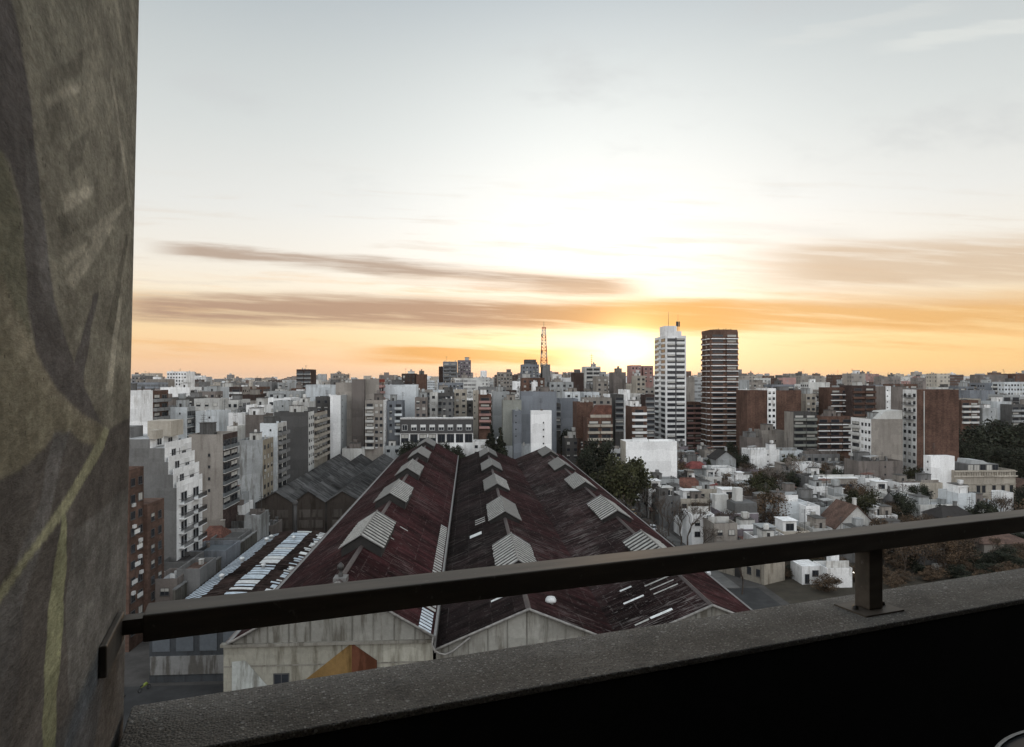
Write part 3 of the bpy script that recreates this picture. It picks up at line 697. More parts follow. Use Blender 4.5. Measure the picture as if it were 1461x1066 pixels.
# gabled brown house
def gable_house(x0, x1, ye, yr, d, L, c, roofm, label, axis='y', name='house', over=.5, near=2, wz=1.0):
    X0, t0 = grid(x0, d); X1, t1 = grid(x1, d); w = X1-X0; t = (t0+t1)/2
    H = max(2.4, zat(ye, t)); Hr = zat(yr, t)
    o = empty(name, W((X0+X1)/2, d), PHI, label, 'house'); FOOT.append((X0-1, d-1.5, X1+1, d+L+1))
    m = MB()
    if axis == 'y': m.prism([(-w/2, 0), (w/2, 0), (w/2, H), (0, Hr-.12), (-w/2, H)], 0, L)
    else: m.box(-w/2, 0, 0, w/2, L, H, skip='t')
    m.build('wall', wall_mat(c, .5), o)
    m = MB(); th = .14
    if axis == 'y':
        k = (Hr-H)/(w/2)
        for s in (-1, 1):
            p = [(0, Hr), (s*(w/2+over), H-k*over), (s*(w/2+over), H-k*over+th), (0, Hr+th)]
            m.prism(p if s < 0 else p[::-1], -over, L+over)
    else:
        k = (Hr-H)/(L/2); y0, y1, ym = -over, L+over, L/2; xx = w/2+over; hip = min(L*.45, w*.3)
        ze = H-k*over+.02; q = [(-xx,y0,ze),(xx,y0,ze),(xx,y1,ze),(-xx,y1,ze)]; a = (-xx+hip,ym,Hr); b = (xx-hip,ym,Hr)
        m.face([q[0],q[1],b,a]); m.face([q[1],q[2],b]); m.face([q[2],q[3],a,b]); m.face([q[3],q[0],a]); m.face(q[::-1])
    m.build('roof', roofm, o)
    n = max(1, round(w/4)); zz = .9
    while zz + 1.5 < H:
        for i in range(n): window(o, ((i+.5)/n*w-w/2, 0, zz), 0, 1.3, 1.3, near, 'w')
        zz += 2.9
    m = MB(); m.box(w*.2, L*.55, H, w*.2+.8, L*.55+.8, Hr+1.0); m.box(w*.2-.1, L*.55-.1, Hr+1.0, w*.2+.9, L*.55+.9, Hr+1.15); m.build('chimney', wall_mat(c, .5), o)
    return o
gable_house(1193,1252,752,722,180,10,'LW',ROOFB,'brown gabled house below the leafy roof tree','y')
gable_house(967,1007,697,684,237.4,10,'W',ROOFT,'white house under a hipped brown tile roof, beside the grey corner house','x')
gable_house(1006,1036,703,692,236,9,'BE',ROOFR,'low beige house with a dark red tile roof behind bare trees','x')
gable_house(985,1010,668,660,275,9,'PG',ROOFR,'small house with a bright red roof left of the long low white house','x')
gable_house(1022,1050,655,644,285,10,'PG',ROOFD,'grey house with a steep dark gable behind the long low white house','y')
gable_house(1404,1475,790,766,168,12,'BE',ROOFB,'open brown-roofed market house under the far right of the rail','x')
# ------------------------------------------------------------------ the great red-roofed market sheds
def rust_fn(base, pale, amt):
    def fn(t, p):
        o = t.obj(); x = t.sep(o)
        cell = t.white(t.v('FLOOR', t.comb(t.m('DIVIDE', x[0], 2.9), t.m('DIVIDE', x[1], .95), 0.0)))
        big = t.noise(o, .055, 4); mid = t.noise(o, .3, 5, .65)
        st = t.noise(t.v('MULTIPLY', o, (.28, 2.6, .28)), 1.0, 3, .7)
        st2 = t.noise(t.v('MULTIPLY', o, (.95, 3.4, .95)), 1.0, 2, .6)
        k = t.m('MULTIPLY', t.mr(cell, 0, 1, .55, 1.5, False), t.mr(big, .3, .7, .5, 1.5))
        k = t.m('MULTIPLY', k, t.mr(mid, .3, .7, .65, 1.35))
        b = t.mix(1.0, base, t.comb(k, k, k), 'MULTIPLY')
        patch = t.mr(t.noise(t.v('ADD', o, (40, 11, 7)), .075, 4), .46, .66)
        s = t.m('MULTIPLY', t.mr(st, .50, .66), t.m('ADD', t.m('MULTIPLY', patch, 1.0), .14))
        s = t.m('ADD', s, t.m('MULTIPLY', t.mr(st2, .645, .70), .95), clamp=True)
        s = t.m('MULTIPLY', s, amt)
        b = t.mix(s, b, pale)
        lap = t.m('MULTIPLY', t.m('LESS_THAN', t.m('FRACT', t.m('DIVIDE', x[0], 2.9)), .05), t.mr(t.noise(o, .6, 3), .45, .6))
        b = t.mix(t.m('MULTIPLY', lap, .3), b, pale)
        h = t.m('ADD', t.m('SINE', t.m('MULTIPLY', x[1], 2 * math.pi / .48)), t.m('MULTIPLY', t.mr(t.m('FRACT', t.m('DIVIDE', x[1], .95)), 0, .15, 0, 1.5), 1.0))
        setp(t, p, b, .95, spec=.04, normal=t.bump(h, .6, .06))
    return fn
RUST = material('rust_red_sheet', rust_fn((.0195, .0078, .0080), (.115, .095, .09), .8))
RUSTR = material('maroon_sheet', rust_fn((.024, .0085, .0090), (.13, .10, .095), .75))
RUSTK = material('black_brown_sheet', rust_fn((.0105, .0068, .0067), (.085, .075, .07), .75))
RUSTS = material('worn_streaked_sheet', rust_fn((.0165, .0095, .0094), (.13, .115, .108), 1.0))
RUSTD = material('dark_brown_sheet', rust_fn((.024, .016, .014), (.075, .06, .052), .5))
GREYSHEET = material('grey_fibre_sheet', rust_fn((.052, .051, .050), (.10, .10, .095), .3))
PALESHEET = plain('pale_ribbed_sheet', (.29, .285, .265), .6, vary=.3)
PLAINSHEET = plain('grey_beige_sheet', (.13, .125, .115), .7, vary=.25)
DARKSHEET = plain('dark_gap_sheet', (.018, .017, .016), .8)
SKYL = plain('translucent_panel', (.36, .42, .47), .35, vary=.3, spec=.5)
SKYLW = plain('white_panel', (.52, .53, .52), .5, vary=.25)
CONC = wall_mat((.25, .245, .22), 1.0, 'board_marked_concrete')
CREAMW = wall_mat((.33, .32, .27), .8, 'cream_render')
TRIM2 = plain('verge_paint', (.22, .21, .195), .7, vary=.35)
TRIM = plain('pale_gutter', (.15, .145, .14), .6, vary=.2)
SHED0 = 85.0; SHEDL = 197.0
shed = empty('market_warehouse', W(0, SHED0), PHI, 'huge old market warehouse with three parallel rust-red sheet roofs', 'warehouse')
FOOT.append((-31, 84, 43, 284))
RIDGES = [(-15.9, 20.1, -28.8, 13.0, -4.3, 13.2), (7.5, 16.3, -4.15, 11.5, 19.2, 11.6), (30.8, 16.3, 19.2, 11.6, 38.9, 13.0)]
def slope_pt(i, side, s):
    xr, zr, xl, zl, xq, zq = RIDGES[i]; xe, ze = (xl, zl) if side < 0 else (xq, zq)
    return xr + (xe - xr) * s, zr + (ze - zr) * s
def strip(i, side, s0, s1, y0, y1, name, mat, lift=.07, parent=None):
    a = slope_pt(i, side, s0); b = slope_pt(i, side, s1)
    m = MB(); p = [(a[0], a[1]+.012), (b[0], b[1]+.012), (b[0], b[1]+lift), (a[0], a[1]+lift)]
    m.prism(p if side > 0 else p[::-1], y0, y1); return m.build(name, mat, parent or shed)
for i, (xr, zr, xl, zl, xq, zq) in enumerate(RIDGES):
    m = MB(); nseg = 12
    for (xe, ze) in ((xl, zl), (xq, zq)):
        for k in range(nseg):     # slightly sagging sheets, laid in long bays
            y0, y1 = SHEDL * k / nseg - (.5 if k == 0 else 0), SHEDL * (k + 1) / nseg
            q = [(xr, y0, zr), (xe, y0, ze), (xe, y1, ze), (xr, y1, zr)]
            m.face(q if xe > xr else q[::-1])
            q2 = [(x, y, z - .14) for x, y, z in q]; m.face(q2[::-1] if xe > xr else q2)
        q = [(xr, -.5, zr-.14), (xe, -.5, ze-.14), (xe, -.5, ze), (xr, -.5, zr)]; m.face(q if xe > xr else q[::-1])
    for q in range(len(m.f)): m.m[q] = 1 if (q // 2) >= nseg and q < nseg*4 else 0
    roof = m.build('roof', [(RUST, RUSTR)[i == 0 and 0], (RUSTR, RUSTR, RUST)[i]] if i == 0 else ([RUSTK, RUST] if i == 1 else [RUSTS, RUSTR]), shed)
    m = MB(); m.prism([(xr-.35, zr-.16), (xr, zr+.02), (xr+.35, zr-.16), (xr+.33, zr-.05), (xr, zr+.14), (xr-.33, zr-.05)][::-1], -.55, SHEDL); m.build('ridge_cap', plain('ridge_metal', (.05, .038, .036), .6, vary=.3), roof)
    # gable wall
    if i == 0:
        m = MB(); m.box(-29.7, 0, 0, -4.4, .4, 12.4); m.build('facade_wall', CREAMW, shed)
        m = MB(); m.box(-30.0, -.35, 12.402, -4.3, .4, 12.75); m.build('cornice', wall_mat((.2, .19, .165), .9, 'cornice_stone'), shed)
        m = MB(); m.box(-29.7, -.06, 9.9, -4.4, -.003, 10.05); m.build('string_course', wall_mat((.2, .19, .165), .9, 'cornice_stone'), shed)
        m = MB(); m.prism([(-28.6, 12.752), (-4.4, 12.752), (-4.5, 13.0), (-15.9, 19.9), (-28.6, 12.98)], 0, .35); m.build('pediment', CONC, shed)
    else:
        m = MB(); m.prism([(xl+.15, 0), (xq-.1, 0), (xq-.1, zq-.16), (xr, zr-.16), (xl+.15, zl-.12)], 0, .35); m.build('gable_wall', CONC, shed)
    # board joints on the gable
    for j in range(9):
        x = xl + (xq - xl) * (j + .7) / 9.6; zt = zr - abs(x - xr) * ((zr - zl) / abs(xr - xl)) - .3
        z0 = 12.76 if i == 0 else 6
        if zt > z0 + .4: m = MB(); m.box(x-.07, -.07, z0, x+.07, -.003, zt); m.build('batten', wall_mat((.17, .165, .145), .9, 'dark_batten'), shed)
    # verge
    for (xe, ze) in ((xl, zl), (xq, zq)):
        m = MB(); m.tube([(xr, -.55, zr+.05), (xe, -.55, ze+.05)], .16, 6); m.build('verge_trim', TRIM2, roof)
# curved gutter lip where the first two roofs meet
m = MB(); pts = [(-4.35, -.6, 13.2), (-4.45, -.6, 12.3), (-4.2, -.6, 11.6), (-3.6, -.6, 11.15), (-2.8, -.6, 11.0), (-1.9, -.6, 11.4), (-1.0, -.6, 12.1), (.2, -.6, 13.05)]
m.tube(pts, .13, 6); m.build('gutter_lip', TRIM2, shed)
m = MB(); m.prism([(-4.25, 11.0), (-4.05, 11.0), (-4.05, 13.26), (-4.25, 13.26)], 0, SHEDL); m.build('gutter_wall', TRIM, shed)
m = MB(); m.box(-4.3, -.5, 13.215, -3.98, SHEDL, 13.34); m.build('gutter', TRIM, shed)
m = MB(); m.box(-29.15, -.5, 12.86, -28.75, SHEDL, 13.08); m.build('gutter', TRIM, shed)
m = MB(); m.box(38.9, -.5, 12.85, 39.2, SHEDL, 13.06); m.build('gutter', TRIM, shed)
m = MB(); m.box(-29.6, .42, 0, -28.9, SHEDL, 12.8); m.build('side_wall', wall_mat('TA', .9), shed)
m = MB(); m.box(38.2, .42, 0, 38.7, SHEDL, 12.7); m.build('side_wall', wall_mat('TA', .9), shed)
m = MB(); m.box(-28.8, SHEDL-.6, 0, 38.1, SHEDL-.2, 11.2); m.build('rear_wall', wall_mat('PG', .6), shed)
# facade windows and the painted pyramid
for x, z, ww, hh in ((-22.8, 6.6, 1.9, 2.4), (-10.6, 7.5, 1.7, 1.9)):
    window(shed, (x, 0, z), 0, ww, hh, 2, 'd', 0)
def fpt(px, py):  # photograph point to the facade plane
    X, t = grid(px, SHED0); return X, zat(py, t)
def decal(name, pts, mat, y=-.075):
    q = [fpt(*p) for p in pts]
    a = sum(q[i][0]*q[(i+1) % len(q)][1] - q[(i+1) % len(q)][0]*q[i][1] for i in range(len(q)))
    if a < 0: q = q[::-1]
    m = MB(); m.prism(q, y, y + .01); return m.build(name, mat, shed)
decal('painted_triangle', [(502, 917), (502, 990), (410, 990)], wall_mat((.185, .115, .045), .9, 'ochre_paint'))
decal('painted_triangle', [(502, 917), (538, 942), (538, 990), (502, 990)], wall_mat((.165, .068, .04), .9, 'orange_paint'))
decal('painted_triangle', [(331, 944), (350, 942), (392, 990), (331, 990)], wall_mat((.40, .42, .40), 1.3, 'pale_paint'))
# roof monitors
def monitor(i, k):
    xr, zr = RIDGES[i][:2]; r = random.Random(i * 10 + k); y0 = 17.0 + 38.0 * k + r.uniform(-.5, .5); ln = 18.0 + r.uniform(-.7, .5); hw = 3.3 + r.uniform(-.12, .12)
    ze = (zr - .25 if i == 0 else zr - .55) + r.uniform(-.08, .08); za = ze + 2.05 + r.uniform(-.1, .1)
    m = MB(); zb = zr - 1.9
    m.prism([(xr-hw+.35, zb), (xr+hw-.35, zb), (xr+hw-.35, ze-.1), (xr, za-.2), (xr-hw+.35, ze-.1)], y0+.3, y0+ln-.3)
    o = m.build('roof_monitor', DARKSHEET, shed)
    for s in (-1, 1):
        striped = (k == 0) or (k == 2 and s > 0) or (k == 1 and (s > 0 if i == 0 else s < 0 or i == 2)) or (i == 2 and k == 2)
        m = MB()
        P = lambda u, lift: (xr + s*hw*u, za + (ze-za)*u + lift)
        def slab(a, b, u0, u1, l0, l1, mi):
            q = [P(u0, l0), P(u1, l0), P(u1, l1), P(u0, l1)]; m.prism(q if s > 0 else q[::-1], a, b, mi)
        slab(y0, y0+ln, 0, 1, -.08, 0, 1)
        n = 11
        for j in range(n):
            a = y0 + ln*(j+.08)/n; b = a + ln/n*(.46 if striped else .9)
            slab(a, b, 0, 1.0 + r.uniform(-.02, .03), .012, .09 if striped else .05, 0)
        m.build('louvre_sheet', [PALESHEET if striped else PLAINSHEET, DARKSHEET], o)
    m = MB(); m.tube([(xr, y0-.1, za+.06), (xr, y0+ln+.1, za+.06)], .13, 6); m.build('ridge_cap', TRIM2, o)
    for yy in (y0, y0+ln):
        for s in (-1, 1):
            m = MB(); m.tube([(xr, yy, za), (xr+s*hw, yy, ze)], .1, 5); m.build('end_rafter', TRIM, o)
for i in range(3):
    for k in range(5): monitor(i, k)
# translucent panels and patches
for k in range(34): strip(0, 1, .875, .985, 8 + k*1.55, 8.9 + k*1.55, 'skylight_panel', PALESHEET, .06)
for k in range(7): strip(0, 1, .84, .97, -.2 + k*1.1, .5 + k*1.1, 'skylight_panel', SKYL, .06)
for side, i, s0, s1, y0, ww, mat in [(-1,1,.42,.62,50,2.2,SKYLW),(-1,1,.34,.52,60,.7,PALESHEET),(-1,1,.34,.52,62,.7,PALESHEET),(-1,1,.34,.52,64,.7,PALESHEET),(-1,1,.2,.38,8,.6,SKYLW),
    (1,1,.72,.95,30,.5,PALESHEET),(-1,2,.55,.7,16,.5,SKYLW),(-1,2,.5,.75,11,.5,SKYLW),(-1,2,.35,.6,3,.6,SKYLW),(-1,2,.62,.78,3,.4,PALESHEET),(-1,2,.12,.3,17,.5,PALESHEET),(-1,2,.1,.4,20,.4,PALESHEET),
    (-1,2,.1,.5,24,.35,PALESHEET),(-1,2,.1,.42,14,.4,PALESHEET),(1,0,.3,.42,40,.5,PALESHEET),(1,0,.15,.3,30,.4,PALESHEET),(-1,2,.1,.4,12,.3,PALESHEET),(-1,2,.1,.4,10,.3,PALESHEET)]:
    strip(i, side, s0, s1, y0, y0+ww, 'roof_patch', mat, .06)
m = MB(); x, z = slope_pt(1, 1, .3); m.lathe([(.0, .95), (.55, .8), (.75, .45), (.75, .2), (.35, .1), (.35, -.4)][::-1], 14, 0, (x, 6, z)); m.build('roof_ventilator', SKYLW, shed)
for dy in (0, 2.2):
    x, z = slope_pt(2, 1, .3); m = MB(); m.tube([(x, 18+dy, z-.3), (x, 18+dy, z+2.0)], .35, 8); m.lathe([(.55, 0), (.55, .12), (0, .5)], 10, 0, (x, 18+dy, z+2.05)); m.build('vent_pipe', RUST, shed)
m = MB(); m.lathe([(.3, 0), (.3, .6), (.2, .7), (.2, 1.1), (.45, 1.2), (.4, 1.6), (.12, 1.9), (0, 2.0)], 10, 0, (-15.9, 1.35, 20.1)); m.build('roof_finial', METALD, shed)
m = MB(); m.box(-16.7, .5, 19.4, -15.1, 2.2, 20.3); m.build('finial_base', TRIM, shed)

# ------------------------------------------------------------------ grey three-gabled warehouse behind
gw = empty('grey_warehouse', W(0, 199), PHI, 'dark brick warehouse with three grey corrugated gable roofs, left of the red roofs', 'warehouse')
FOOT.append((-62, 197, -30, 298))
XR = [-55.0, -45.8, -36.2]; ev = [-60.6, -50.2, -41.0, -31.0]
for i, xr in enumerate(XR):
    xl, xq = ev[i], ev[i+1]; m = MB()
    m.prism([(xl, 9.4), (xr, 12.6), (xr, 12.8), (xl, 9.6)], -.4, 97); m.prism([(xr, 12.6), (xq, 9.4), (xq, 9.6), (xr, 12.8)], -.4, 97)
    m.build('roof', GREYSHEET, gw)
    m = MB(); m.prism([(xl+.05, 0), (xq-.05, 0), (xq-.05, 9.38), (xr, 12.55), (xl+.05, 9.38)], 0, .5); m.build('gable_wall', wall_mat((.062, .052, .045), .6, 'sooty_brick'), gw)
    for j, fx in enumerate((.2, .58)):
        for z in (2.2, 5.2):
            x = xl + (xq-xl)*fx; mm = MB(); mm.box(x, -.08, z, x+3.1, -.003, z+2.2); mm.build('wall_panel', wall_mat((.10, .088, .078), .9, 'infill_panel'), gw)
    mm = MB(); mm.box(xl-.05, -.25, 0, xl+.5, -.004, 9.6); mm.build('pilaster', wall_mat((.045, .042, .04), .8, 'dark_pilaster'), gw)
m = MB(); m.box(-60.5, .5, 0, -60.1, 96.6, 9.3); m.build('side_wall', wall_mat('DG', .6), gw)
# ------------------------------------------------------------------ low vaulted shed with skylights
vs = empty('vaulted_shed', W(0, 104), PHI, 'low vaulted brown shed roof striped with pale blue skylight panels', 'shed')
FOOT.append((-49, 103, -29, 162))
XC, HW = -38.2, 8.9; VL = 56.0
vz = lambda x: 8.5 + 1.7 * (1 - ((x - XC) / HW) ** 2)
m = MB(); n = 16
for i in range(n):
    a = XC - HW + 2*HW*i/n; b = XC - HW + 2*HW*(i+1)/n
    m.face([(a, 0, vz(a)), (b, 0, vz(b)), (b, VL, vz(b)), (a, VL, vz(a))], 0, True)
    m.face([(a, 0, vz(a)-.2), (a, VL, vz(a)-.2), (b, VL, vz(b)-.2), (b, 0, vz(b)-.2)], 0, True)
    m.face([(a, 0, vz(a)-.2), (b, 0, vz(b)-.2), (b, 0, vz(b)), (a, 0, vz(a))])
m.build('roof', RUSTD, vs)
def vpanel(x0, x1, y0, y1, mat, lift=.07, name='skylight_panel'):
    m = MB(); k = 4
    for i in range(k):
        a = x0 + (x1-x0)*i/k; b = x0 + (x1-x0)*(i+1)/k
        m.face([(a, y0, vz(a)+lift), (b, y0, vz(b)+lift), (b, y1, vz(b)+lift), (a, y1, vz(a)+lift)])
        m.face([(a, y0, vz(a)), (b, y0, vz(b)), (b, y0, vz(b)+lift), (a, y0, vz(a)+lift)])
    for x in (x0, x1):
        q = [(x, y0, vz(x)), (x, y0, vz(x)+lift), (x, y1, vz(x)+lift), (x, y1, vz(x))]; m.face(q if x == x0 else q[::-1])
    m.build(name, mat, vs)
r = random.Random(4)
for k in range(38): vpanel(-46.6, -43.0 + r.uniform(-.4, .3), 2 + k*1.4, 2.62 + k*1.4, SKYL)
y = 3.0; c = 0
while y < 54 and c < 28:
    ln = r.choice((.7, .8, 1.0, 1.8, 2.4)); vpanel(-39.4 + r.uniform(-.15, .15), -35.8 + r.uniform(-.2, .2), y, y+ln, r.choice((SKYL, SKYL, SKYLW))); y += ln + r.choice((.5, .6, .9, 1.5)); c += 1
y = 4.0; c = 0
while y < 54 and c < 28:
    ln = r.choice((.5, .6, .7, 1.6)); vpanel(-33.6 + r.uniform(-.5, .2), -30.6, y, y+ln, r.choice((SKYL, SKYLW))); y += ln + r.choice((.6, .7, .9, 1.6)); c += 1
for k in range(12):
    x = r.choice((-43.5, -37.6, -32.2)) + r.uniform(-.4, .4); y = r.uniform(3, 50); m = MB(); m.lathe([(.3, -.3), (.3, .5), (.55, .55), (.4, .85), (0, 1.0)], 10, 0, (x, y, vz(x))); m.build('roof_ventilator', SKYLW, vs)
for k in range(41): m = MB(); yy = .7 + k*1.36; m.tube([(XC-HW+2*HW*i/10, yy, vz(XC-HW+2*HW*i/10)+.02) for i in range(11)], .05, 4); m.build('roof_rib', RUSTD, vs)
m = MB(); m.tube([(-39, 53, 8), (-39, 53, 17)], .38, 8); m.lathe([(.6, 16.6), (.6, 17.2), (0, 17.6)], 8, 0, (-39, 53, 0)); m.build('flue_pipe', METALD, vs)
m = MB(); m.box(-47.05, .1, 0, -29.9, .4, 8.0); m.build('end_wall', wall_mat((.05, .055, .06), .6, 'dark_blue_cladding'), vs)
for k in range(5): m = MB(); m.box(-46.6+k*3.4, .0, 4.6, -44.1+k*3.4, .097, 7.4); m.build('shutter', plain('slate_shutter', (.07, .08, .09), .6), vs)
m = MB(); m.box(-46.9, -.12, 1.2, -30, .095, 3.9); m.build('whitewashed_base', wall_mat((.19, .19, .185), 1.6, 'patchy_whitewash'), vs)
m = MB(); m.box(-47.05, .42, 0, -46.7, VL, 8.0); m.build('side_wall', wall_mat('TA', .9), vs)
# ------------------------------------------------------------------ walls and low houses on the left
def solo(name, label, cat, X, d, rz=PHI): return empty(name, W(X, d), rz, label, cat)
bw = solo('boundary_wall', 'long weathered grey yard wall running beside the vaulted shed', 'wall', -51, 122); bw['kind'] = 'thing'
m = MB(); m.box(-.2, 0, 0, .2, 46, 8.2); m.build('wall', wall_mat((.14, .135, .12), 1.0, 'weathered_wall'), bw)
m = MB(); m.box(-.35, 0, 8.203, .35, 46, 8.4); m.build('coping', wall_mat('G', .8), bw)
for k in range(8): m = MB(); m.box(.2, 2+k*5.6, 0, .5, 2.5+k*5.6, 8.1); m.build('pilaster', wall_mat((.13, .125, .115), 1.0, 'pilaster_wall'), bw)
hs(284,346,722,186,9,'W','win','','low white house with a red flat roof under the beige blank wall',zlo=4,near=2,clutter=1.2,roof=ROOFR)
hs(284,352,744,178,7,'G','win','','long low grey house below the red flat-roofed white house',zlo=3,near=2,clutter=.6,roof=ROOFD,stain=1.0)
hs(318,345,706,188,6,'PG','win','','small pale rooftop house between the beige wall and the stained block',zlo=7,near=2,clutter=1)
hs(348,372,735,176,7,'PG','vents2','','stained pale annex at the foot of the rust-stained block',zlo=4,near=2,clutter=.8,stain=1.0)
gable_house(283,312,772,756,160,9,'BE',ROOFT,'low house with a rust-brown gable roof beside the terraced block','x')
hs(300,340,768,158,10,'G','','','flat pale roof of a low workshop beside the yard wall',zlo=1,clutter=.3,roof=ROOFG,name='workshop',cat='workshop')
hs(268,322,786,144,9,'BG','','','flat blue-grey roof of a low workshop under the white terraces',zlo=1,clutter=.4,roof=plain('blue_grey_roof',(.095,.108,.118),.8),name='workshop',cat='workshop')
hs(228,268,802,134,8,'MG','win','','dark roofed low workshop at the foot of the grey stepped wall',zlo=1,clutter=.5,roof=ROOFD,name='workshop',cat='workshop')
hs(218,252,826,124,7,'TA','win','','small taupe yard house beside the brick apartment block',zlo=.4,near=2,clutter=.6,roof=ROOFW)
hs(252,285,812,127,8,'G','','','low grey workshop with a rusty roof edge beside the yard wall',zlo=1,clutter=.6,roof=ROOFB,name='workshop',cat='workshop')
# ------------------------------------------------------------------ under the rail on the right
def cube_house():
    o, w, L, H = hs(1180,1216,823,142,6,'W','','','small white cube house with a chimney block, under the handrail by the post',clutter=0,near=2,zlo=.4,roof=ROOFW,stain=.6,H=4.2)
    m = MB(); m.box(-w*.02, 3.2, 0, w*.3, 5.2, 7.0); m.build('chimney_block', wall_mat('W', .5), o)
    m = MB(); m.box(-w*1.25, 2.6, 0, -w/2-.003, 8, 4.0); m.build('side_wing', wall_mat('W', .5), o)
    window(o, (-w*.72, 2.6, 1.8), 0, 1.4, 1.3, 2, 'd', 0); window(o, (-w*1.05, 2.6, .3), 0, 1.0, 2.0, 2, 'd', 0)
    m = MB(); m.tube([(-w*.05, 3.0, 4.4), (-w*.05, 2.6, 4.4)], .05); m.lathe([(0, -.12), (.13, -.05), (.13, .05), (0, .12)], 8, 0, (w*.6, 5.5, 5.1)); m.tube([(w*.6, 5.5, 4.9), (w*.6, 5.5, 0)], .05)
cube_house()
lb = bpy.data.materials.new('lit_lamp_bulb'); lb.use_nodes = True
lb.node_tree.nodes['Principled BSDF'].inputs['Emission Color'].default_value = (1, .93, .8, 1); lb.node_tree.nodes['Principled BSDF'].inputs['Emission Strength'].default_value = 4
def street_lamp(X, d, h, label, lit=False, group=None):
    o = solo('street_lamp', label, 'street lamp', X, d)
    if group: o['group'] = group
    m = MB(); m.tube([(0, 0, 0), (0, 0, h*.6), (0, 0, h)], [.11, .08, .06], 8); m.build('pole', METALD, o)
    m = MB(); m.tube([(0, 0, h), (-.5, 0, h+.3), (-1.4, 0, h+.35)], .04, 6); m.build('arm', METALD, o)
    m = MB(); m.lathe([(0, -.16), (.16, -.1), (.2, .02), (.1, .12), (0, .14)], 10, 0, (-1.4, 0, h+.25)); m.build('lamp_head', lb if lit else METALG, o)
street_lamp(grid(1218, 147)[0]+1.4, 147, zat(817, grid(1218, 147)[1])-.25, 'street lamp with its bulb already lit beside the white cube house', True)
row = solo('beige_row_house', 'long beige house wall with a dark doorway, along the street under the handrail', 'house', 57.2, 158, PHI - rad(62)); FOOT.append((55, 144, 70, 162))
m = MB(); m.box(0, 0, 0, 15, 7, 5.4); m.build('wall', wall_mat((.33, .30, .25), .7, 'beige_row'), row)
m = MB(); m.box(-.2, -.2, 5.402, 15.2, 7.2, 5.6); m.build('roof', ROOFD, row)
m = MB(); m.box(7.0, -.06, 0, 8.7, -.003, 3.6); m.build('door', METALD, row)
for u in (1.8, 4.6, 11, 13.4): window(row, (u, 0, 1.5), 0, 1.1, 1.6, 2, 'd', 0)
# dark finial turret among the white roofs
tu = solo('turret', 'small dark domed turret with a finial standing among the white roofs', 'turret', grid(1268, 200)[0], 200)
zt = zat(693, grid(1268, 200)[1])
m = MB(); m.lathe([(1.3, 0), (1.3, zt-5.2), (1.7, zt-5.0), (1.6, zt-4.2), (1.1, zt-3.3), (.45, zt-2.7), (.3, zt-2.2)], 14); m.build('dome', METALD, tu)
m = MB(); m.lathe([(.28, zt-2.2), (.55, zt-1.7), (.5, zt-1.1), (.2, zt-.8), (.35, zt-.4), (.1, zt), (0, zt+.1)], 10); m.build('finial', METALD, tu)
# lattice mast
ma = solo('lattice_mast', 'tall red and white lattice radio mast on the skyline', 'mast', grid(776, 484)[0], 484)
zb, zt = zat(520, grid(776, 484)[1]) , zat(467, grid(776, 484)[1])
def band(t, p):
    z = t.sep(t.obj())[2]
    setp(t, p, t.mix(t.m('GREATER_THAN', t.m('FRACT', t.m('DIVIDE', z, 8.0)), .5), (.45, .07, .03), (.5, .42, .36)), .6)
m = MB(); hb, ht = 2.3, 1.1; nz = 12
cor = lambda k, f: ((hb + (ht-hb)*f) * (1 if k in (0, 3) else -1), (hb + (ht-hb)*f) * (1 if k < 2 else -1), zb - 2 + (zt - zb + 2)*f)
for k in range(4):
    m.tube([cor(k, 0), cor(k, 1)], .2, 5)
    for j in range(nz):
        a, b = j/nz, (j+1)/nz
        m.tube([cor(k, b), cor((k+1) % 4, b)], .11, 4); m.tube([cor(k, a), cor((k+1) % 4, b)], .09, 4); m.tube([cor((k+1) % 4, a), cor(k, b)], .09, 4)
m.build('lattice_frame', material('mast_paint', band), ma)
m = MB(); m.tube([(0, 0, zt-1), (0, 0, zt+4)], .12, 5); m.build('antenna', METALD, ma)
for k in range(3): m = MB(); zz = zb + (zt-zb)*(.3+.22*k); m.box(-2.2, -2.5, zz, -1.2, -1.9, zz+1.8); m.build('aerial_panel', METALD, ma)
a2 = solo('roof_aerial', 'thin rooftop aerial with cross bars standing on the white banded block', 'aerial', grid(844, 505)[0], 505)
zb, zt = zat(524, grid(844, 505)[1]), zat(505, grid(844, 505)[1])
m = MB(); m.tube([(0, 0, zb-2), (0, 0, zt)], [.22, .1], 5); m.build('pole', METALD, a2)
for k in range(4): m = MB(); zz = zt-1.2-k*1.5; m.tube([(-1.3+.15*k, 0, zz), (1.3-.15*k, 0, zz)], .1, 4); m.build('cross_bar', METALD, a2)
# ------------------------------------------------------------------ ground, street, yard
def struct(name, mb, mat, loc=(0, 0, 0), rz=PHI): return tag(mb.build(name, mat, None, loc, rz), kind='structure')
def ground_fn(base, v):
    def fn(t, p):
        o = t.obj(); a = t.noise(o, .02, 5); b = t.noise(o, .35, 5, .65)
        k = t.m('MULTIPLY', t.mr(a, .3, .7, 1 - v, 1 + v), t.mr(b, .3, .7, .75, 1.2))
        setp(t, p, t.mix(1.0, base, t.comb(k, k, k), 'MULTIPLY'), .9, spec=.2)
    return fn
m = MB(); G = 9000; n = 6
for i in range(n):
    for j in range(n):
        x0, x1 = -G+2*G*i/n, -G+2*G*(i+1)/n; y0, y1 = -G+2*G*j/n, -G+2*G*(j+1)/n
        m.face([(x0, y0, 0), (x1, y0, 0), (x1, y1, 0), (x0, y1, 0)])
struct('ground', m, material('city_ground', ground_fn((.05, .047, .044), .35)))
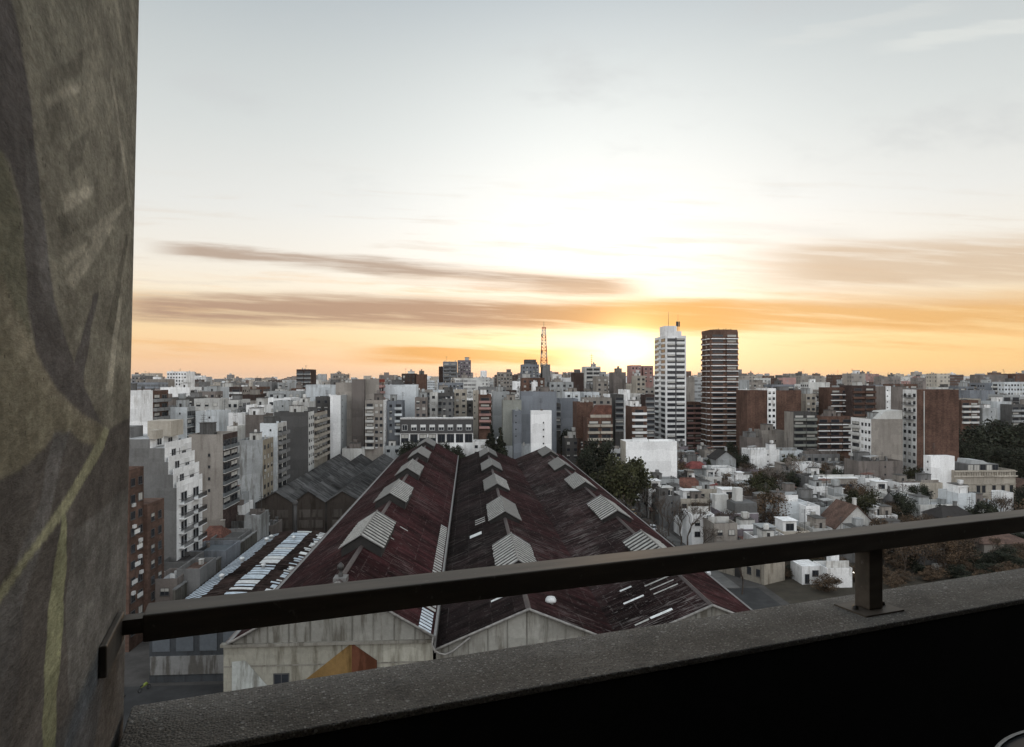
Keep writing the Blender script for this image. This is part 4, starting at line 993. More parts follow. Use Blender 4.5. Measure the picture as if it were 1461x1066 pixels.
ASPH = material('asphalt', ground_fn((.03, .03, .03), .35)); PAVE = material('pavement', ground_fn((.10, .097, .092), .3)); EARTH = material('earth', ground_fn((.035, .03, .022), .5))
def sheet(x0, y0, x1, y1, z): m = MB(); m.face([(x0, y0, z), (x1, y0, z), (x1, y1, z), (x0, y1, z)]); return m
struct('road', sheet(44.5, 40, 55.5, 420, .010), ASPH)
struct('road', sheet(55.55, 128, 62, 143, .014), ASPH)
m = MB(); m.box(39.6, 40, 0, 44.4, 420, .13); struct('pavement', m, PAVE)
m = MB(); m.box(55.6, 163, 0, 58.6, 420, .13); struct('pavement', m, PAVE)
m = MB(); m.box(53.5, 143.2, 0, 58.2, 162, .13); struct('pavement', m, PAVE)
struct('yard', sheet(-80, 40, -30.2, 103, .008), ASPH)
struct('garden', sheet(64, 120, 150, 196, .009), EARTH)
m = MB()
for k in range(2): m.box(-54.5, 90.2 + k*2.6, .010, -50.3, 90.45 + k*2.6, .018)
struct('yard_marking', m, plain('worn_paint', (.2, .2, .17), .8))
m = MB(); m.box(-48.9, 70, 0, -48.5, 100, .25); struct('yard_kerb', m, ASPH)
# ------------------------------------------------------------------ trees
def leaf_mat(key, c0, c1):
    def fn(t, p):
        g = t.n.new('ShaderNodeNewGeometry'); o = t.obj()
        b = t.mix(g.outputs['Random Per Island'], c0, c1)
        n = t.noise(t.v('ADD', o, t.v('SCALE', (9., 5., 3.), sc=t.rnd())), .45, 3)
        k = t.m('MULTIPLY', t.mr(n, .35, .65, .5, 1.5), t.mr(t.rnd(), 0, 1, .75, 1.25, False))
        setp(t, p, t.mix(1.0, b, t.comb(k, k, k), 'MULTIPLY'), .75, spec=.2)
    return material(key, fn)
LEAFG = leaf_mat('leaves_green', (.022, .024, .011), (.044, .044, .019)); LEAFD = leaf_mat('leaves_dark', (.012, .015, .010), (.026, .03, .018)); LEAFB = leaf_mat('leaves_brown', (.05, .034, .022), (.10, .065, .038))  # the dark leaf colour also carries the deep shade of the right-hand grove
BARK = plain('bark', (.07, .055, .045), .9, vary=.3); BARKP = plain('pale_bark', (.17, .145, .125), .9, vary=.3)
def crown_mesh(seed, rx, rz, z0, blobs, per, leaf, mat, cone=False):
    r = random.Random(seed); m = MB(); cs = []
    for _ in range(blobs):
        while True:
            p = Vector((r.uniform(-1, 1), r.uniform(-1, 1), r.uniform(-1, 1)))
            if .25 < p.length < .95: break
        f = 1.0
        if cone: f = max(.12, .5 - .5 * p.z)
        cs.append((Vector((p.x*rx*f, p.y*rx*f, z0 + rz + p.z*rz)), (.22 + .2*r.random()) * rx * (f*.8+.2 if cone else 1)))
    for c, rad_ in cs:
        for _ in range(per):
            d = Vector((r.gauss(0, 1), r.gauss(0, 1), r.gauss(0, .75))); d = d.normalized() * rad_ * r.random()**.4
            q = c + d; s = leaf * r.uniform(.6, 1.3)
            a = Vector((r.gauss(0, 1), r.gauss(0, 1), r.gauss(0, 1))).normalized(); b = a.cross(Vector((r.gauss(0, 1), r.gauss(0, 1), r.gauss(0, 1)))).normalized()
            m.face([q - a*s*.5, q + b*s*.32, q + a*s*.5, q - b*s*.32])
    return m.mesh('crown', mat), cs
def trunk_mesh(seed, cs, z0, r0, mat, lean=.3):
    r = random.Random(seed); m = MB(); top = Vector((r.uniform(-lean, lean), r.uniform(-lean, lean), z0 + 1.2))
    m.tube([(0, 0, -.2), (top.x*.4, top.y*.4, z0*.5), top], [r0, r0*.8, r0*.65], 7)
    for c, q in cs[:9]: mid = (top + c) * .5 + Vector((0, 0, -.4)); m.tube([top, mid, c], [r0*.45, r0*.28, r0*.12], 5)
    return m.mesh('trunk', mat)
def bare_mesh(seed, h, mat, depth=5, spread=.62, leaves=None):
    r = random.Random(seed); lo = MB(); hi = MB(); lf = MB()
    def grow(p, d, ln, rad_, k):
        mid = p + d*ln*.5 + Vector((r.gauss(0, .05), r.gauss(0, .05), 0))*ln; q = p + d*ln
        (lo if k < 3 else hi).tube([p, mid, q], [rad_, rad_*.85, rad_*.7], 5 if k < 3 else 3, cap=False)
        if leaves and k >= 4:
            for _ in range(leaves):
                c = q + Vector((r.gauss(0, .3), r.gauss(0, .3), r.gauss(0, .3))); s = r.uniform(.15, .3)
                a = Vector((r.gauss(0, 1), r.gauss(0, 1), r.gauss(0, 1))).normalized(); b = a.orthogonal().normalized()
                lf.face([c-a*s*.5, c+b*s*.35, c+a*s*.5, c-b*s*.35])
        if k == depth: return
        nb = r.choice((2, 3, 3)) if k else r.choice((3, 4))
        for i in range(nb):
            ax = d.orthogonal().normalized(); ax.rotate(Matrix.Rotation(r.uniform(0, 6.28) + i*6.28/nb, 3, d))
            e = (d + ax * r.uniform(.35, spread+.25) + Vector((0, 0, .12))).normalized()
            grow(q if i or k < 1 else p + d*ln*r.uniform(.7, 1), e, ln*r.uniform(.62, .82), max(rad_*.64, .045), k+1)
    grow(Vector((0, 0, -.1)), Vector((r.gauss(0, .05), r.gauss(0, .05), 1)).normalized(), h*.3, h*.019, 0)
    return lo.mesh('trunk', mat), hi.mesh('crown', mat), (lf.mesh('leaves', LEAFB) if leaves else None)
PROTO = {}
def mk(kind, seeds, fn): PROTO[kind] = [fn(s) for s in seeds]
def leafy(rx, rz, z0, blobs, per, leaf, mat, cone=False):
    def fn(s): c, cs = crown_mesh(s, rx, rz, z0, blobs, per, leaf, mat, cone); return (trunk_mesh(s, cs, z0, .28, BARK), c, None, z0 + 2*rz)
    return fn
mk('green', (1, 2, 3), leafy(4.2, 3.3, 2.6, 40, 120, .5, LEAFG))
mk('dark', (4, 5, 6), leafy(4.4, 4.6, 2.0, 52, 120, .5, LEAFD))
mk('brown', (7, 8), leafy(3.8, 3.2, 2.2, 34, 70, .4, LEAFB))
mk('cypress', (9, 10), leafy(2.6, 5.8, .8, 60, 80, .4, LEAFD, True))
mk('bare', (11, 12, 13, 14), lambda s: (*bare_mesh(s, 10, BARK), 9.5))
mk('pale', (21, 22), lambda s: (*bare_mesh(s, 10, BARKP, 6, .75), 9.5))
mk('sparse', (31, 32, 33), lambda s: (*bare_mesh(s, 10, BARK, 5, .62, 3), 9.5))
TNAME = dict(green='leafy_tree', dark='evergreen_tree', brown='brown_leaved_tree', cypress='cypress_tree', bare='bare_tree', pale='bare_tree', sparse='sparse_tree')
TREEXY = []
def tree(kind, X, d, H, label, ws=1.0, group=None):
    pr = R.choice(PROTO[kind]); s = H / pr[3]
    o = empty(TNAME[kind], W(X, d), R.uniform(0, 6.28), label, 'tree', group)
    for nm, me in zip(('trunk', 'crown', 'foliage'), pr[:3]):
        if me: inst(nm, me, o, sc=(s*ws, s*ws, s))
    TREEXY.append((X, d)); return o
def treep(kind, px, yt, d, label, ws=1.0, group=None):
    X, t = grid(px, d); return tree(kind, X, d, zat(yt, t), label, ws, group)
treep('green', 893, 651, 214, 'big olive-green street tree below the large white blank wall', .85)
treep('green', 868, 668, 222, 'second olive-green street tree, half behind the biggest one')
treep('dark', 855, 629, 256, 'dark evergreen in front of the brick balcony block', .85)
treep('dark', 838, 640, 284, 'dark evergreen right of the third red ridge, farther down the street', .8)
treep('dark', 812, 612, 322, 'dark evergreen between the blue-grey walls and the red-brown wall', .7)
treep('cypress', 700, 598, 296, 'taller dark cypress above the second red ridge', .9)
treep('cypress', 714, 603, 297, 'shorter dark cypress right beside its taller twin', .9)
treep('dark', 1042, 632, 322, 'round dark evergreen at the foot of the tall brown tower', .75)
treep('dark', 988, 640, 330, 'dark evergreen in the gap between the two tall towers', .6)
treep('green', 1097, 692, 214, 'dark bushy tree beside the pale blue-white house', .95)
treep('green', 1232, 700, 196, 'leafy tree rising behind the brown gabled house', 1.05)
treep('dark', 613, 632, 300, 'dark bush before the long townhouse, behind the first red roof', .5)
treep('dark', 1194, 668, 240, 'small dark palm-like tree above the long beige house', .5)
for i, (px, yt, d, ws, lb_) in enumerate([(1393, 610, 278, 1.1, 'leftmost crown of the great dark grove beside the brick wall'), (1420, 602, 288, 1.15, 'tallest crown of the great dark grove behind the mansion'),
        (1446, 606, 280, 1.15, 'dark grove crown just right of the tallest one'), (1472, 602, 276, 1.2, 'dark grove crown cut by the right edge'), (1378, 632, 262, .7, 'low dark tree between the brick wall and the great grove'),
        (1452, 640, 258, 1.0, 'lower dark grove tree at the right end of the mansion'), (1408, 634, 262, .9, 'lower dark grove tree right behind the mansion roof'), (1432, 636, 262, .9, 'middle lower dark grove tree behind the mansion')]):
    treep('dark', px, yt, d, lb_, ws, 'dark grove beside the tall brick wall')
treep('pale', 1136, 648, 256, 'large pale spreading bare tree before the white flat-roofed houses', 1.25)
treep('pale', 1102, 664, 250, 'smaller pale bare tree left of the large spreading one', 1.1)
for i in range(44):   # bare trees along the street
    d = 138 + i * 4.4 + R.uniform(-1.5, 1.5); X = (42.6 if i % 2 else 57.2) + R.uniform(-.5, .5)
    if any(a < X < c and b < d < e for a, b, c, e in FOOT if a > 43): X = 42.6
    tree('bare', X, d, R.uniform(9, 13), 'bare street tree lining the street beside the red warehouse', 1.0, 'bare street trees beside the red warehouse')
for i, (px, yt, d) in enumerate([(1262, 742, 172), (1288, 736, 176), (1316, 738, 170), (1342, 744, 172), (1368, 742, 170), (1392, 748, 166), (1276, 752, 162), (1330, 756, 160), (1354, 760, 158), (1130, 772, 156), (1152, 768, 160), (1108, 785, 152), (1240, 768, 164), (1170, 770, 168), (1205, 770, 166), (1225, 760, 172), (1304, 760, 156), (1416, 765, 160), (1250, 738, 180), (1272, 734, 186), (1302, 735, 183), (1328, 733, 184), (1355, 738, 182), (1380, 738, 180), (1405, 742, 176), (1318, 764, 152), (1345, 766, 152), (1290, 766, 152), (1370, 764, 154), (1385, 758, 160), (1262, 760, 158), (1115, 765, 164), (1140, 760, 170), (1160, 762, 174), (1092, 776, 160), (1188, 762, 178)]):
    treep('sparse' if i % 2 else 'brown', px, yt, d, 'half-bare brownish garden tree in the thicket below the handrail', 1.1, 'brownish garden trees below the handrail')
for i, (px, yt, d, k) in enumerate([(1085, 668, 262, 'brown'), (1072, 676, 246, 'sparse'), (1098, 678, 236, 'sparse'), (1120, 690, 226, 'sparse'), (1060, 690, 224, 'brown'), (1146, 692, 222, 'sparse'), (1020, 706, 216, 'sparse'), (1000, 716, 208, 'sparse'), (1048, 712, 206, 'brown'), (1110, 672, 270, 'brown'), (1068, 660, 276, 'sparse')]):
    treep(k, px, yt, d, 'brownish bare-twigged garden tree among the low houses', 1.1, 'garden trees among the low houses')
treep('dark', 588, 629, 300.5, 'dark bush at the left foot of the long townhouse', .8)
treep('dark', 652, 636, 300.5, 'dark bush at the right foot of the long townhouse', .7)
treep('dark', 633, 632, 300, 'dark bush under the middle piers of the long townhouse', .5)
# ------------------------------------------------------------------ cars
def car_meshes():
    m = MB(); prof = [(-2.1, .28), (2.1, .28), (2.12, .62), (1.95, .82), (1.1, .92), (-2.0, .95), (-2.14, .7)]
    m2 = MB()
    m.prism(prof, -.84, .84); top = [(-1.85, .95), (1.05, .92), (.35, 1.42), (-1.35, 1.45)]
    g = MB(); g.prism(top, -.74, .74); rf = MB(); rf.prism([(-1.38, 1.43), (.38, 1.41), (.3, 1.5), (-1.28, 1.53)], -.72, .72)
    w = MB(); w.lathe([(0, -.1), (.31, -.1), (.33, 0), (.31, .1), (0, .1)], 14); l = MB(); l.box(-.03, -.2, -.08, .03, .2, .08)
    return m.v and (m, g, rf, w, l)
_car = car_meshes(); carm = {}
CARGL = plain('car_glass', (.02, .022, .025), .1, spec=.5); TYRE = plain('tyre', (.02, .02, .02), .8); LAMP = plain('headlight', (.5, .5, .5), .2); TAIL = plain('tail_light', (.3, .02, .02), .3)
gm = _car[1].mesh('window', CARGL); wm_ = _car[3].mesh('wheel', TYRE); lm = _car[4].mesh('headlight', LAMP); tm = _car[4].mesh('tail_light', TAIL)
def car(X, d, rz, c, label):
    key = str(c)
    if key not in carm: pm = plain('car_paint_' + key, c, .3, vary=.05, spec=.5); carm[key] = (_car[0].mesh('body', pm), _car[2].mesh('roof', pm))
    o = empty('parked_car', W(X, d, .012), PHI + rz, label, 'car')
    inst('body', carm[key][0], o); inst('windows_glass', gm, o); inst('roof', carm[key][1], o)
    for x in (-1.3, 1.3):
        for y in (-.78, .78): q = inst('wheel', wm_, o, (x, y, .33)); q.rotation_euler = (rad(90), 0, 0)
    for y in (-.6, .6): inst('headlight', lm, o, (2.1, y, .68)); inst('tail_light', tm, o, (-2.1, y, .75))
car(54.4, 154.5, rad(-92), (.6, .6, .6), 'white car parked on the street right of the third red roof')
car(54.2, 223, rad(-90), (.5, .27, .02), 'yellow-orange car on the street by the grey corner house')
car(46.3, 230, rad(90), (.05, .05, .055), 'dark car parked across from the yellow-orange car')
car(54.5, 199, rad(-90), (.45, .45, .46), 'silver car under the bare street trees')
car(46.2, 262, rad(90), (.55, .55, .55), 'white car far up the tree-lined street')
# motorbike in the yard
mo = solo('motorbike', 'small yellow-green motorbike standing in the dark yard', 'motorbike', grid(206, 101.5)[0], 101.5, rad(65))
m = MB(); m.tube([(-.55, 0, .75), (-.1, 0, .85), (.3, 0, .95), (.55, 0, .8)], [.12, .2, .24, .12], 8); m.build('body', plain('lime_paint', (.15, .18, .035), .5), mo)
for x in (-.7, .7):
    m = MB(); n = 14
    for k in range(n): a, b = 2*math.pi*k/n, 2*math.pi*(k+1)/n; m.tube([(x+.3*math.cos(a), 0, .33+.3*math.sin(a)), (x+.3*math.cos(b), 0, .33+.3*math.sin(b))], .055, 6, cap=False)
    m.build('wheel', TYRE, mo)
m = MB(); m.tube([(.7, 0, .33), (.45, 0, 1.05)], .04, 6); m.tube([(.45, -.35, 1.1), (.45, .35, 1.1)], .03, 6); m.build('handlebar', METALD, mo)
m = MB(); m.tube([(-.6, 0, .85), (0, 0, .9)], [.13, .15], 8); m.build('seat', TYRE, mo)
# ------------------------------------------------------------------ blocks filling the city between and behind
for px, d, wd in [(956, 360, 'the tall white tower'), (1030, 360, 'the tall brown tower'), (776, 484, 'the lattice mast'), (652, 560, 'the twin grey skyline towers'), (622, 306, 'the long dark-roofed townhouse'),
        (510, 300, 'the tall pale slab walls'), (433, 500, 'the lone dark slab tower'), (252, 600, 'the white skyline tower'), (1100, 332, 'the white window strip'), (1268, 334, 'the slim white strip'), (1338, 256, 'the tall plain brick wall'),
        (1220, 333, 'the brown brick balcony blocks'), (1400, 236, 'the cream mansion'), (908, 480, 'the pinkish skyline blocks'), (845, 500, 'the white banded skyline block'), (336, 380, 'the dark brown balcony block'), (720, 520, 'the beige gridded tower'),
        (570, 332, 'the broad pale blue wall'), (1410, 420, 'the blue-grey blank block'), (205, 226, 'the mural wall'), (1180, 288, 'the grey rambling house')]: LAND.append((px, d, wd))
USED = {}
def fill_label(c, kind, px, d, H, extra):
    best = sorted(LAND, key=lambda l: abs(l[0]-px) + abs(l[1]-d)*.08)[:3]; seen = []
    for l in best:
        dx = px - l[0]
        rel = ('just right of' if 0 < dx < 22 else 'just left of' if -22 < dx <= 0 else 'to the right of' if dx > 0 else 'to the left of')
        if abs(dx) < 12: rel = 'behind' if d > l[1] else 'in front of'
        for e in ([extra] if extra else []) + ['', 'far', 'boxy', 'squat', 'distant', 'little']:
            s = f"{e + ' ' if e in ('far', 'boxy', 'squat', 'distant', 'little') else ''}{COLW[c]} {kind}{(' ' + e) if e and e not in ('far', 'boxy', 'squat', 'distant', 'little') else ''} {rel} {l[2]}"
            if len(s.split()) <= 16 and len(s.split()) >= 4 and s not in USED: USED[s] = 1; return s, None
    s = f"{COLW[c]} {kind} in the crowded skyline {rel} {best[0][2]}"
    return s, f"{COLW[c]} {kind}s near {best[0][2]}"
def clash(b, m=1.5): return any(b[0] < q[2]+m and b[2] > q[0]-m and b[1] < q[3]+m and b[3] > q[1]-m for q in FOOT)
FILLP = ['W', 'W', 'W', 'LW', 'LW', 'PB', 'PB', 'PG', 'PG', 'G', 'BE', 'BE', 'CR', 'TA', 'BR', 'DB', 'BG', 'MG']
def mid_fill(n, x0, x1, d0, d1, y0, y1, r, far=False, pal=FILLP):
    c = 0; tries = 0
    while c < n and tries < n*40:
        tries += 1
        d = math.sqrt(r.uniform(d0*d0, d1*d1)); px = r.uniform(x0, x1); X, t = grid(px, d); w = r.uniform(8, 17) if not far else r.uniform(9, 24); L = r.uniform(10, 16)
        b = (X-w/2, d, X+w/2, d+L)
        if clash(b): continue
        yt = r.uniform(y0, y1); H = zat(yt, t)
        if H < 6: continue
        hw = w/2/t*F; col = r.choice(pal); ff = r.choice(('blank', 'win', 'win', 'mix', 'balc', 'dark', 'grid', 'rail', 'mixr'))
        ex = r.choice(('with a water tank', 'with cluttered roof', 'with flat roof', ''))
        lab, grp = fill_label(col, 'block' if H > 14 else 'house', px, d, H, ex)
        fs = r.choice(('win', 'balc', 'mix', ''))
        B(px-hw, px+hw, yt, d, L, col, ff, fs, lab, group=grp, far=(r.choice((True, 'bands')) if r.random() < .25 else True) if far else False, clutter=r.uniform(1.0, 2.8), bc=r.choice(('LW', 'G', 'BE')), zlo=max(3, H-14), stain=r.uniform(.2, .6) if False else .35, cap=40, brick=(col in ('BR', 'DB') and not far))
        c += 1
r = random.Random(21)
mid_fill(20, 195, 480, 268, 330, 568, 590, r)
mid_fill(30, 195, 480, 335, 470, 552, 572, r)
mid_fill(20, 545, 940, 325, 395, 556, 578, r)
mid_fill(16, 545, 940, 395, 500, 545, 560, r)
mid_fill(22, 1066, 1470, 345, 430, 556, 578, r)
mid_fill(14, 1066, 1470, 430, 500, 545, 556, r)
mid_fill(34, 190, 560, 480, 900, 541.5, 552, r, True)
mid_fill(30, 545, 950, 500, 900, 534, 546, r, True)
mid_fill(42, 985, 1490, 460, 900, 532, 546, r, True, ['BE', 'LW', 'TA', 'CR', 'G', 'BR', 'PK', 'PG', 'BE'])
# low houses on the right
def low_fill(n, x0, x1, d0, d1, h0, h1, r):
    c = 0; tries = 0
    while c < n and tries < n*60:
        tries += 1
        X = r.uniform(x0, x1); d = r.uniform(d0, d1); w = r.uniform(5, 9.5); L = r.uniform(5.5, 10); b = (X-w/2, d, X+w/2, d+L)
        if clash(b, .3): continue
        t = d; H = r.uniform(h0, h1); px = 730.5 + F * W(X, d).x / W(X, d).y
        col = r.choice(('W', 'W', 'W', 'LW', 'LW', 'PG', 'PB', 'CR', 'BE', 'G', 'TA', 'MG', 'VI'))
        k = r.random()
        lab, grp = fill_label2(col, px, d, k)
        tt = W(X, d).y; yy = 540 + F*(CAMH-H)/tt; hw = w/2/tt*F
        if k < .10: gable_house(px-hw, px+hw, yy, yy - r.uniform(1.8, 2.6)/tt*F, d, L, col, r.choice((ROOFT, ROOFB, ROOFB, ROOFD, ROOFD, ROOFG)), lab, r.choice('xy'), near=1)
        else:
            o, w_, L_, H_ = hs(px-hw, px+hw, yy, d, L, col, r.choice(('win', 'win', 'vents2', 'mix')), r.choice(('win', '', 'vents2')), lab, zlo=.4, near=1, clutter=r.uniform(1.0, 2.6), roof=r.choice((ROOFW, ROOFW, ROOFG, ROOFG, ROOFB, ROOFD)), group=grp)
            if r.random() < .45:
                m = MB(); q = r.uniform(.35, .6)*w_; m.box(-q/2, L_*.4, H_-.85, q/2, L_-.4, H_+2.0); m.box(-q/2-.25, L_*.4-.5, H_+2.002, q/2+.25, L_-.2, H_+2.15); m.build('upper_storey', wall_mat(r.choice(('W', 'LW', 'PG', 'BE')), .45), o)
                window(o, (0, L_*.4, H_-.6), 0, min(2.4, q*.6), 1.9, 1, 'd')
        c += 1
LAND2 = [(930, 236, 'the grey corner house'), (930, 248, 'the big white blank wall'), (1000, 178, 'the white terrace house'), (1060, 192, 'the violet-grey house'), (1130, 192, 'the pale blue-white house'), (1195, 226, 'the long beige house'),
    (1265, 246, 'the pale blank-walled block'), (1222, 182, 'the brown gabled house'), (1268, 200, 'the dark turret'), (1300, 208, 'the white flat bright roof'), (1405, 236, 'the cream mansion'), (1340, 202, 'the off-white terrace house'), (1136, 252, 'the spreading bare tree'),
    (1030, 262, 'the long low white house'), (1090, 292, 'the white flat-roofed house'), (1042, 322, 'the foot of the brown tower'), (965, 340, 'the foot of the white tower')]
def fill_label2(c, px, d, k):
    best = sorted(LAND2, key=lambda l: abs(l[0]-px) + abs(l[1]-d)*.6)[:4]
    for l in best:
        rel = 'right of' if px-l[0] > 12 else 'left of' if px-l[0] < -12 else ('behind' if d > l[1] else 'in front of')
        for e in ('low', 'small', 'squat', 'plain', 'modest', 'compact'):
            s = f"{e} {COLW[c]} {'pitched-roof' if k < .10 else 'flat-roofed'} house {rel} {l[2]}"
            if s not in USED: USED[s] = 1; return s, None
    return f"low {COLW[c]} house among the crowded roofs on the right", 'crowded low houses on the right'
FOOT.append((150, 203, 200, 236))
low_fill(78, 60, 205, 198, 292, 5, 10, r)
low_fill(12, 62, 150, 160, 198, 4, 6.5, r)
low_fill(12, 48, 120, 292, 345, 6, 11, r)
low_fill(6, -75, -54, 150, 188, 4, 7, r)
# small trees between the houses
for i in range(140):
    for _ in range(40):
        X, d = r.uniform(60, 200), r.uniform(185, 320)
        if not any(q[0]+.6 < X < q[2]-.6 and q[1]+.6 < d < q[3]-.6 for q in FOOT): break
    else: continue
    tree(r.choice(('brown', 'sparse', 'sparse', 'green', 'dark', 'bare', 'pale')), X, d, r.uniform(6, 12), 'small garden tree squeezed between the low houses', 1.0, 'small garden trees between the low houses')
# thicket and bits of yard below the handrail
for i in range(150):
    X, d = r.uniform(68, 150), r.uniform(138, 188)
    if any(q[0]-.5 < X < q[2]+.5 and q[1]-.5 < d < q[3]+.5 for q in FOOT): continue
    pr = PROTO[r.choice(('brown', 'dark', 'brown'))][0]; s = r.uniform(2.2, 4.2)/pr[3]
    o = empty('garden_bush', W(X, d, -.4), r.uniform(0, 6), 'low dark bush in the thicket below the handrail', 'bush', 'low bushes below the handrail'); w_ = r.uniform(1.5, 2.2)
    inst('foliage', pr[1], o, sc=(s*w_, s*w_, s))
for i, (px_, d, w_, h_, c_, lb_) in enumerate([(1318, 158, 7, 2.6, 'G', 'grey rubble-topped garden wall below the handrail, right of the post'), (1345, 154, 5, 1.5, 'LW', 'pale broken ramp wall below the handrail'), (1290, 160, 9, 1.0, 'TA', 'long low brown garden wall right of the rail post')]):
    X, t_ = grid(px_, d); gwl = solo('garden_wall', lb_, 'wall', X, d); gwl['kind'] = 'thing'
    m = MB(); m.prism([(-w_/2, 0), (w_/2, 0), (w_/2, h_*.5), (w_*.1, h_), (-w_/2, h_*.9)], 0, .4); m.build('wall', wall_mat(c_, 1.0), gwl)
# ------------------------------------------------------------------ the far city, too many to count
fm = [far_mat(PAL[c], c) for c in ('LW', 'BE', 'TA', 'G', 'PG', 'CR', 'BR', 'W')]
m = MB(); cnt = 0
nd = m
while cnt < 4200:
    u = r.random(); d = 380 + (6500 - 380) * u**1.7; ang = r.uniform(-.86, .86); X = d * math.tan(ang * .98 + PHI * 0)
    t = d; w = r.uniform(9, 22) * (1 + d/5000); L = r.uniform(9, 20) * (1 + d/5000)
    b = (X-w/2, d, X+w/2, d+L)
    if d < 1000 and clash(b, 1): continue
    if d < 900: H = r.choice((r.uniform(6, 14), r.uniform(8, 22)))
    else: H = min(58, abs(r.gauss(20, 12)) + 8)
    if d > 1500 and X > 0 and r.random() < .3: H = r.uniform(35, 66)
    m.box(X-w/2, d, 0, X+w/2, d+L, H, r.randrange(8), skip='b')
    if r.random() < .5: q = w*.18; m.box(X-q, d+L*.3, H+.01, X+q, d+L*.6, H+r.uniform(2, 5), r.randrange(8), skip='b')
    cnt += 1
fc = m.build('far_city', fm, None, (0, 0, 0), PHI)
tag(fc, 'mass of far blocks running to the horizon', None, None, 'stuff')
# ------------------------------------------------------------------ the balcony
TH = rad(68.5); U = Vector((math.sin(TH), math.cos(TH), 0)); N = Vector((-math.cos(TH), math.sin(TH), 0)); BR = math.atan2(U.y, U.x)
# local frame: x along the parapet, y outwards, z up from eye height
BO = Vector((0, 0, CAMH))
def concrete(t, p):
    o = t.obj(); v = t.vor(o, 165.0, 'Color'); d = t.vor(o, 165.0); v2 = t.vor(t.v('ADD', o, (3, 1, 2)), 60.0, 'Color'); d2 = t.vor(t.v('ADD', o, (3, 1, 2)), 60.0)
    g = t.sep(v)[0]; g2 = t.sep(v2)[0]
    base = t.mix(t.mr(t.noise(o, 3.0, 6, .7), .3, .7), (.105, .096, .084), (.20, .185, .165))
    peb = t.ramp(g, [(0, (.045, .04, .037)), (.45, (.13, .115, .10)), (.8, (.24, .215, .185)), (1, (.42, .40, .37))])
    b = t.mix(t.m('MULTIPLY', t.m('LESS_THAN', d, .46), .8), base, peb)
    b = t.mix(t.m('MULTIPLY', t.m('LESS_THAN', d2, .3), t.m('GREATER_THAN', g2, .93)), b, (.33, .315, .29))
    b = t.mix(t.mr(t.noise(o, 7.0, 4), .52, .72, 0, .55), b, (.07, .066, .06)); b = t.mix(t.mr(t.noise(t.v('MULTIPLY', o, (1, 2.5, 1)), 2.2, 5, .7), .5, .7, 0, .5), b, (.085, .08, .07))
    setp(t, p, b, .85, spec=.3, normal=t.bump(t.m('ADD', t.m('MULTIPLY', d, -1.0), t.m('MULTIPLY', t.noise(o, 60, 3), .5)), .55, .006))
CONCM = material('exposed_aggregate', concrete)
SHADEP = plain('dark_parapet_paint', (.02, .02, .021), .8, vary=.2, scale=3, spec=.15)  # near-black colour stands in for the unlit shade on the parapet's inner face
def railfn(t, p):
    o = t.obj(); n = t.noise(o, 40, 5, .7); n2 = t.noise(t.v('MULTIPLY', o, (1, 6, 6)), 3.0, 4)
    b = t.mix(t.mr(n2, .35, .7), (.075, .062, .05), (.12, .098, .078)); b = t.mix(t.mr(n, .62, .72), b, (.17, .15, .13))
    setp(t, p, b, .55, spec=.3, normal=t.bump(n, .12, .002))
def bevel(o, w, seg=2):
    md = o.modifiers.new('edge', 'BEVEL'); md.width = w; md.segments = seg; md.limit_method = 'ANGLE'; return o
pp = empty('balcony_parapet', BO, BR, 'dark balcony parapet wall with a speckled concrete coping, under the handrail', 'parapet')
m = MB(); m.box(-.24, 1.566, -1.75, 9, 1.80, -.790); m.build('wall', SHADEP, pp)
m = MB(); nx = 240
for i in range(1): m.box(-.243, 1.563, -.788, 9, 1.822, -.77)
bevel(m.build('coping', CONCM, pp), .004, 3)
hr = empty('handrail', BO, BR, 'dark brown flat steel handrail running over the parapet', 'handrail')
RAILM = material('brown_rail_paint', railfn)
m = MB(); m.box(-.2, 1.645, -.565, 9, 1.735, -.506); bevel(m.build('top_rail', RAILM, hr), .004, 2)
for px_ in (1.95, 4.2, 6.4):
    m = MB(); m.box(px_-.03, 1.66, -.764, px_+.03, 1.72, -.5655); bevel(m.build('post', RAILM, hr), .003)
    m = MB(); m.box(px_-.085, 1.625, -.7698, px_+.085, 1.755, -.7645); pl = m.build('base_plate', RAILM, hr)
    for sx in (-.06, .06):
        m = MB(); m.lathe([(0, .012), (.009, .010), (.011, 0)][::-1], 6, 0, (px_+sx, 1.69, -.7645)); m.build('bolt', METALD, pl)
m = MB(); m.box(-.245, 1.67, -.552, -.2005, 1.71, -.52); m.build('bracket', RAILM, hr)
m = MB(); m.box(-.2545, 1.49, -.57, -.241, 1.70, -.508); bevel(m.build('wall_plate', RAILM, hr), .003)
# mural wall -------------------------------------------------------------
mw = empty('mural_wall', BO, BR, 'tall rough plaster side wall painted with a muted olive and grey leaf mural', 'wall'); mw['kind'] = 'thing'
XA = -.245
def wpt(px, py):
    rx = (px - 730.5) / F; ux = rx*U.x + U.y; t = XA / ux; return t*(rx*N.x + N.y), -t*(py - 540) / F
D0, D1, Z0, Z1, st = .42, 1.835, -1.75, 1.9, .0042
nd_, nz_ = int((D1-D0)/st), int((Z1-Z0)/st)
gd = np.linspace(D0, D1, nd_+1); gz = np.linspace(Z0, Z1, nz_+1); GD, GZ = np.meshgrid(gd, gz)
def pip(poly):
    q = np.array([wpt(*p) for p in poly]); inside = np.zeros(GD.shape, bool); j = len(q)-1
    wob = .004*np.sin(GZ*37+GD*11) + .003*np.sin(GZ*91)
    X_, Y_ = GD + wob, GZ
    for i in range(len(q)):
        xi, yi = q[i]; xj, yj = q[j]
        c = ((yi > Y_) != (yj > Y_)) & (X_ < (xj-xi)*(Y_-yi)/(yj-yi+1e-12)+xi); inside ^= c; j = i
    return inside
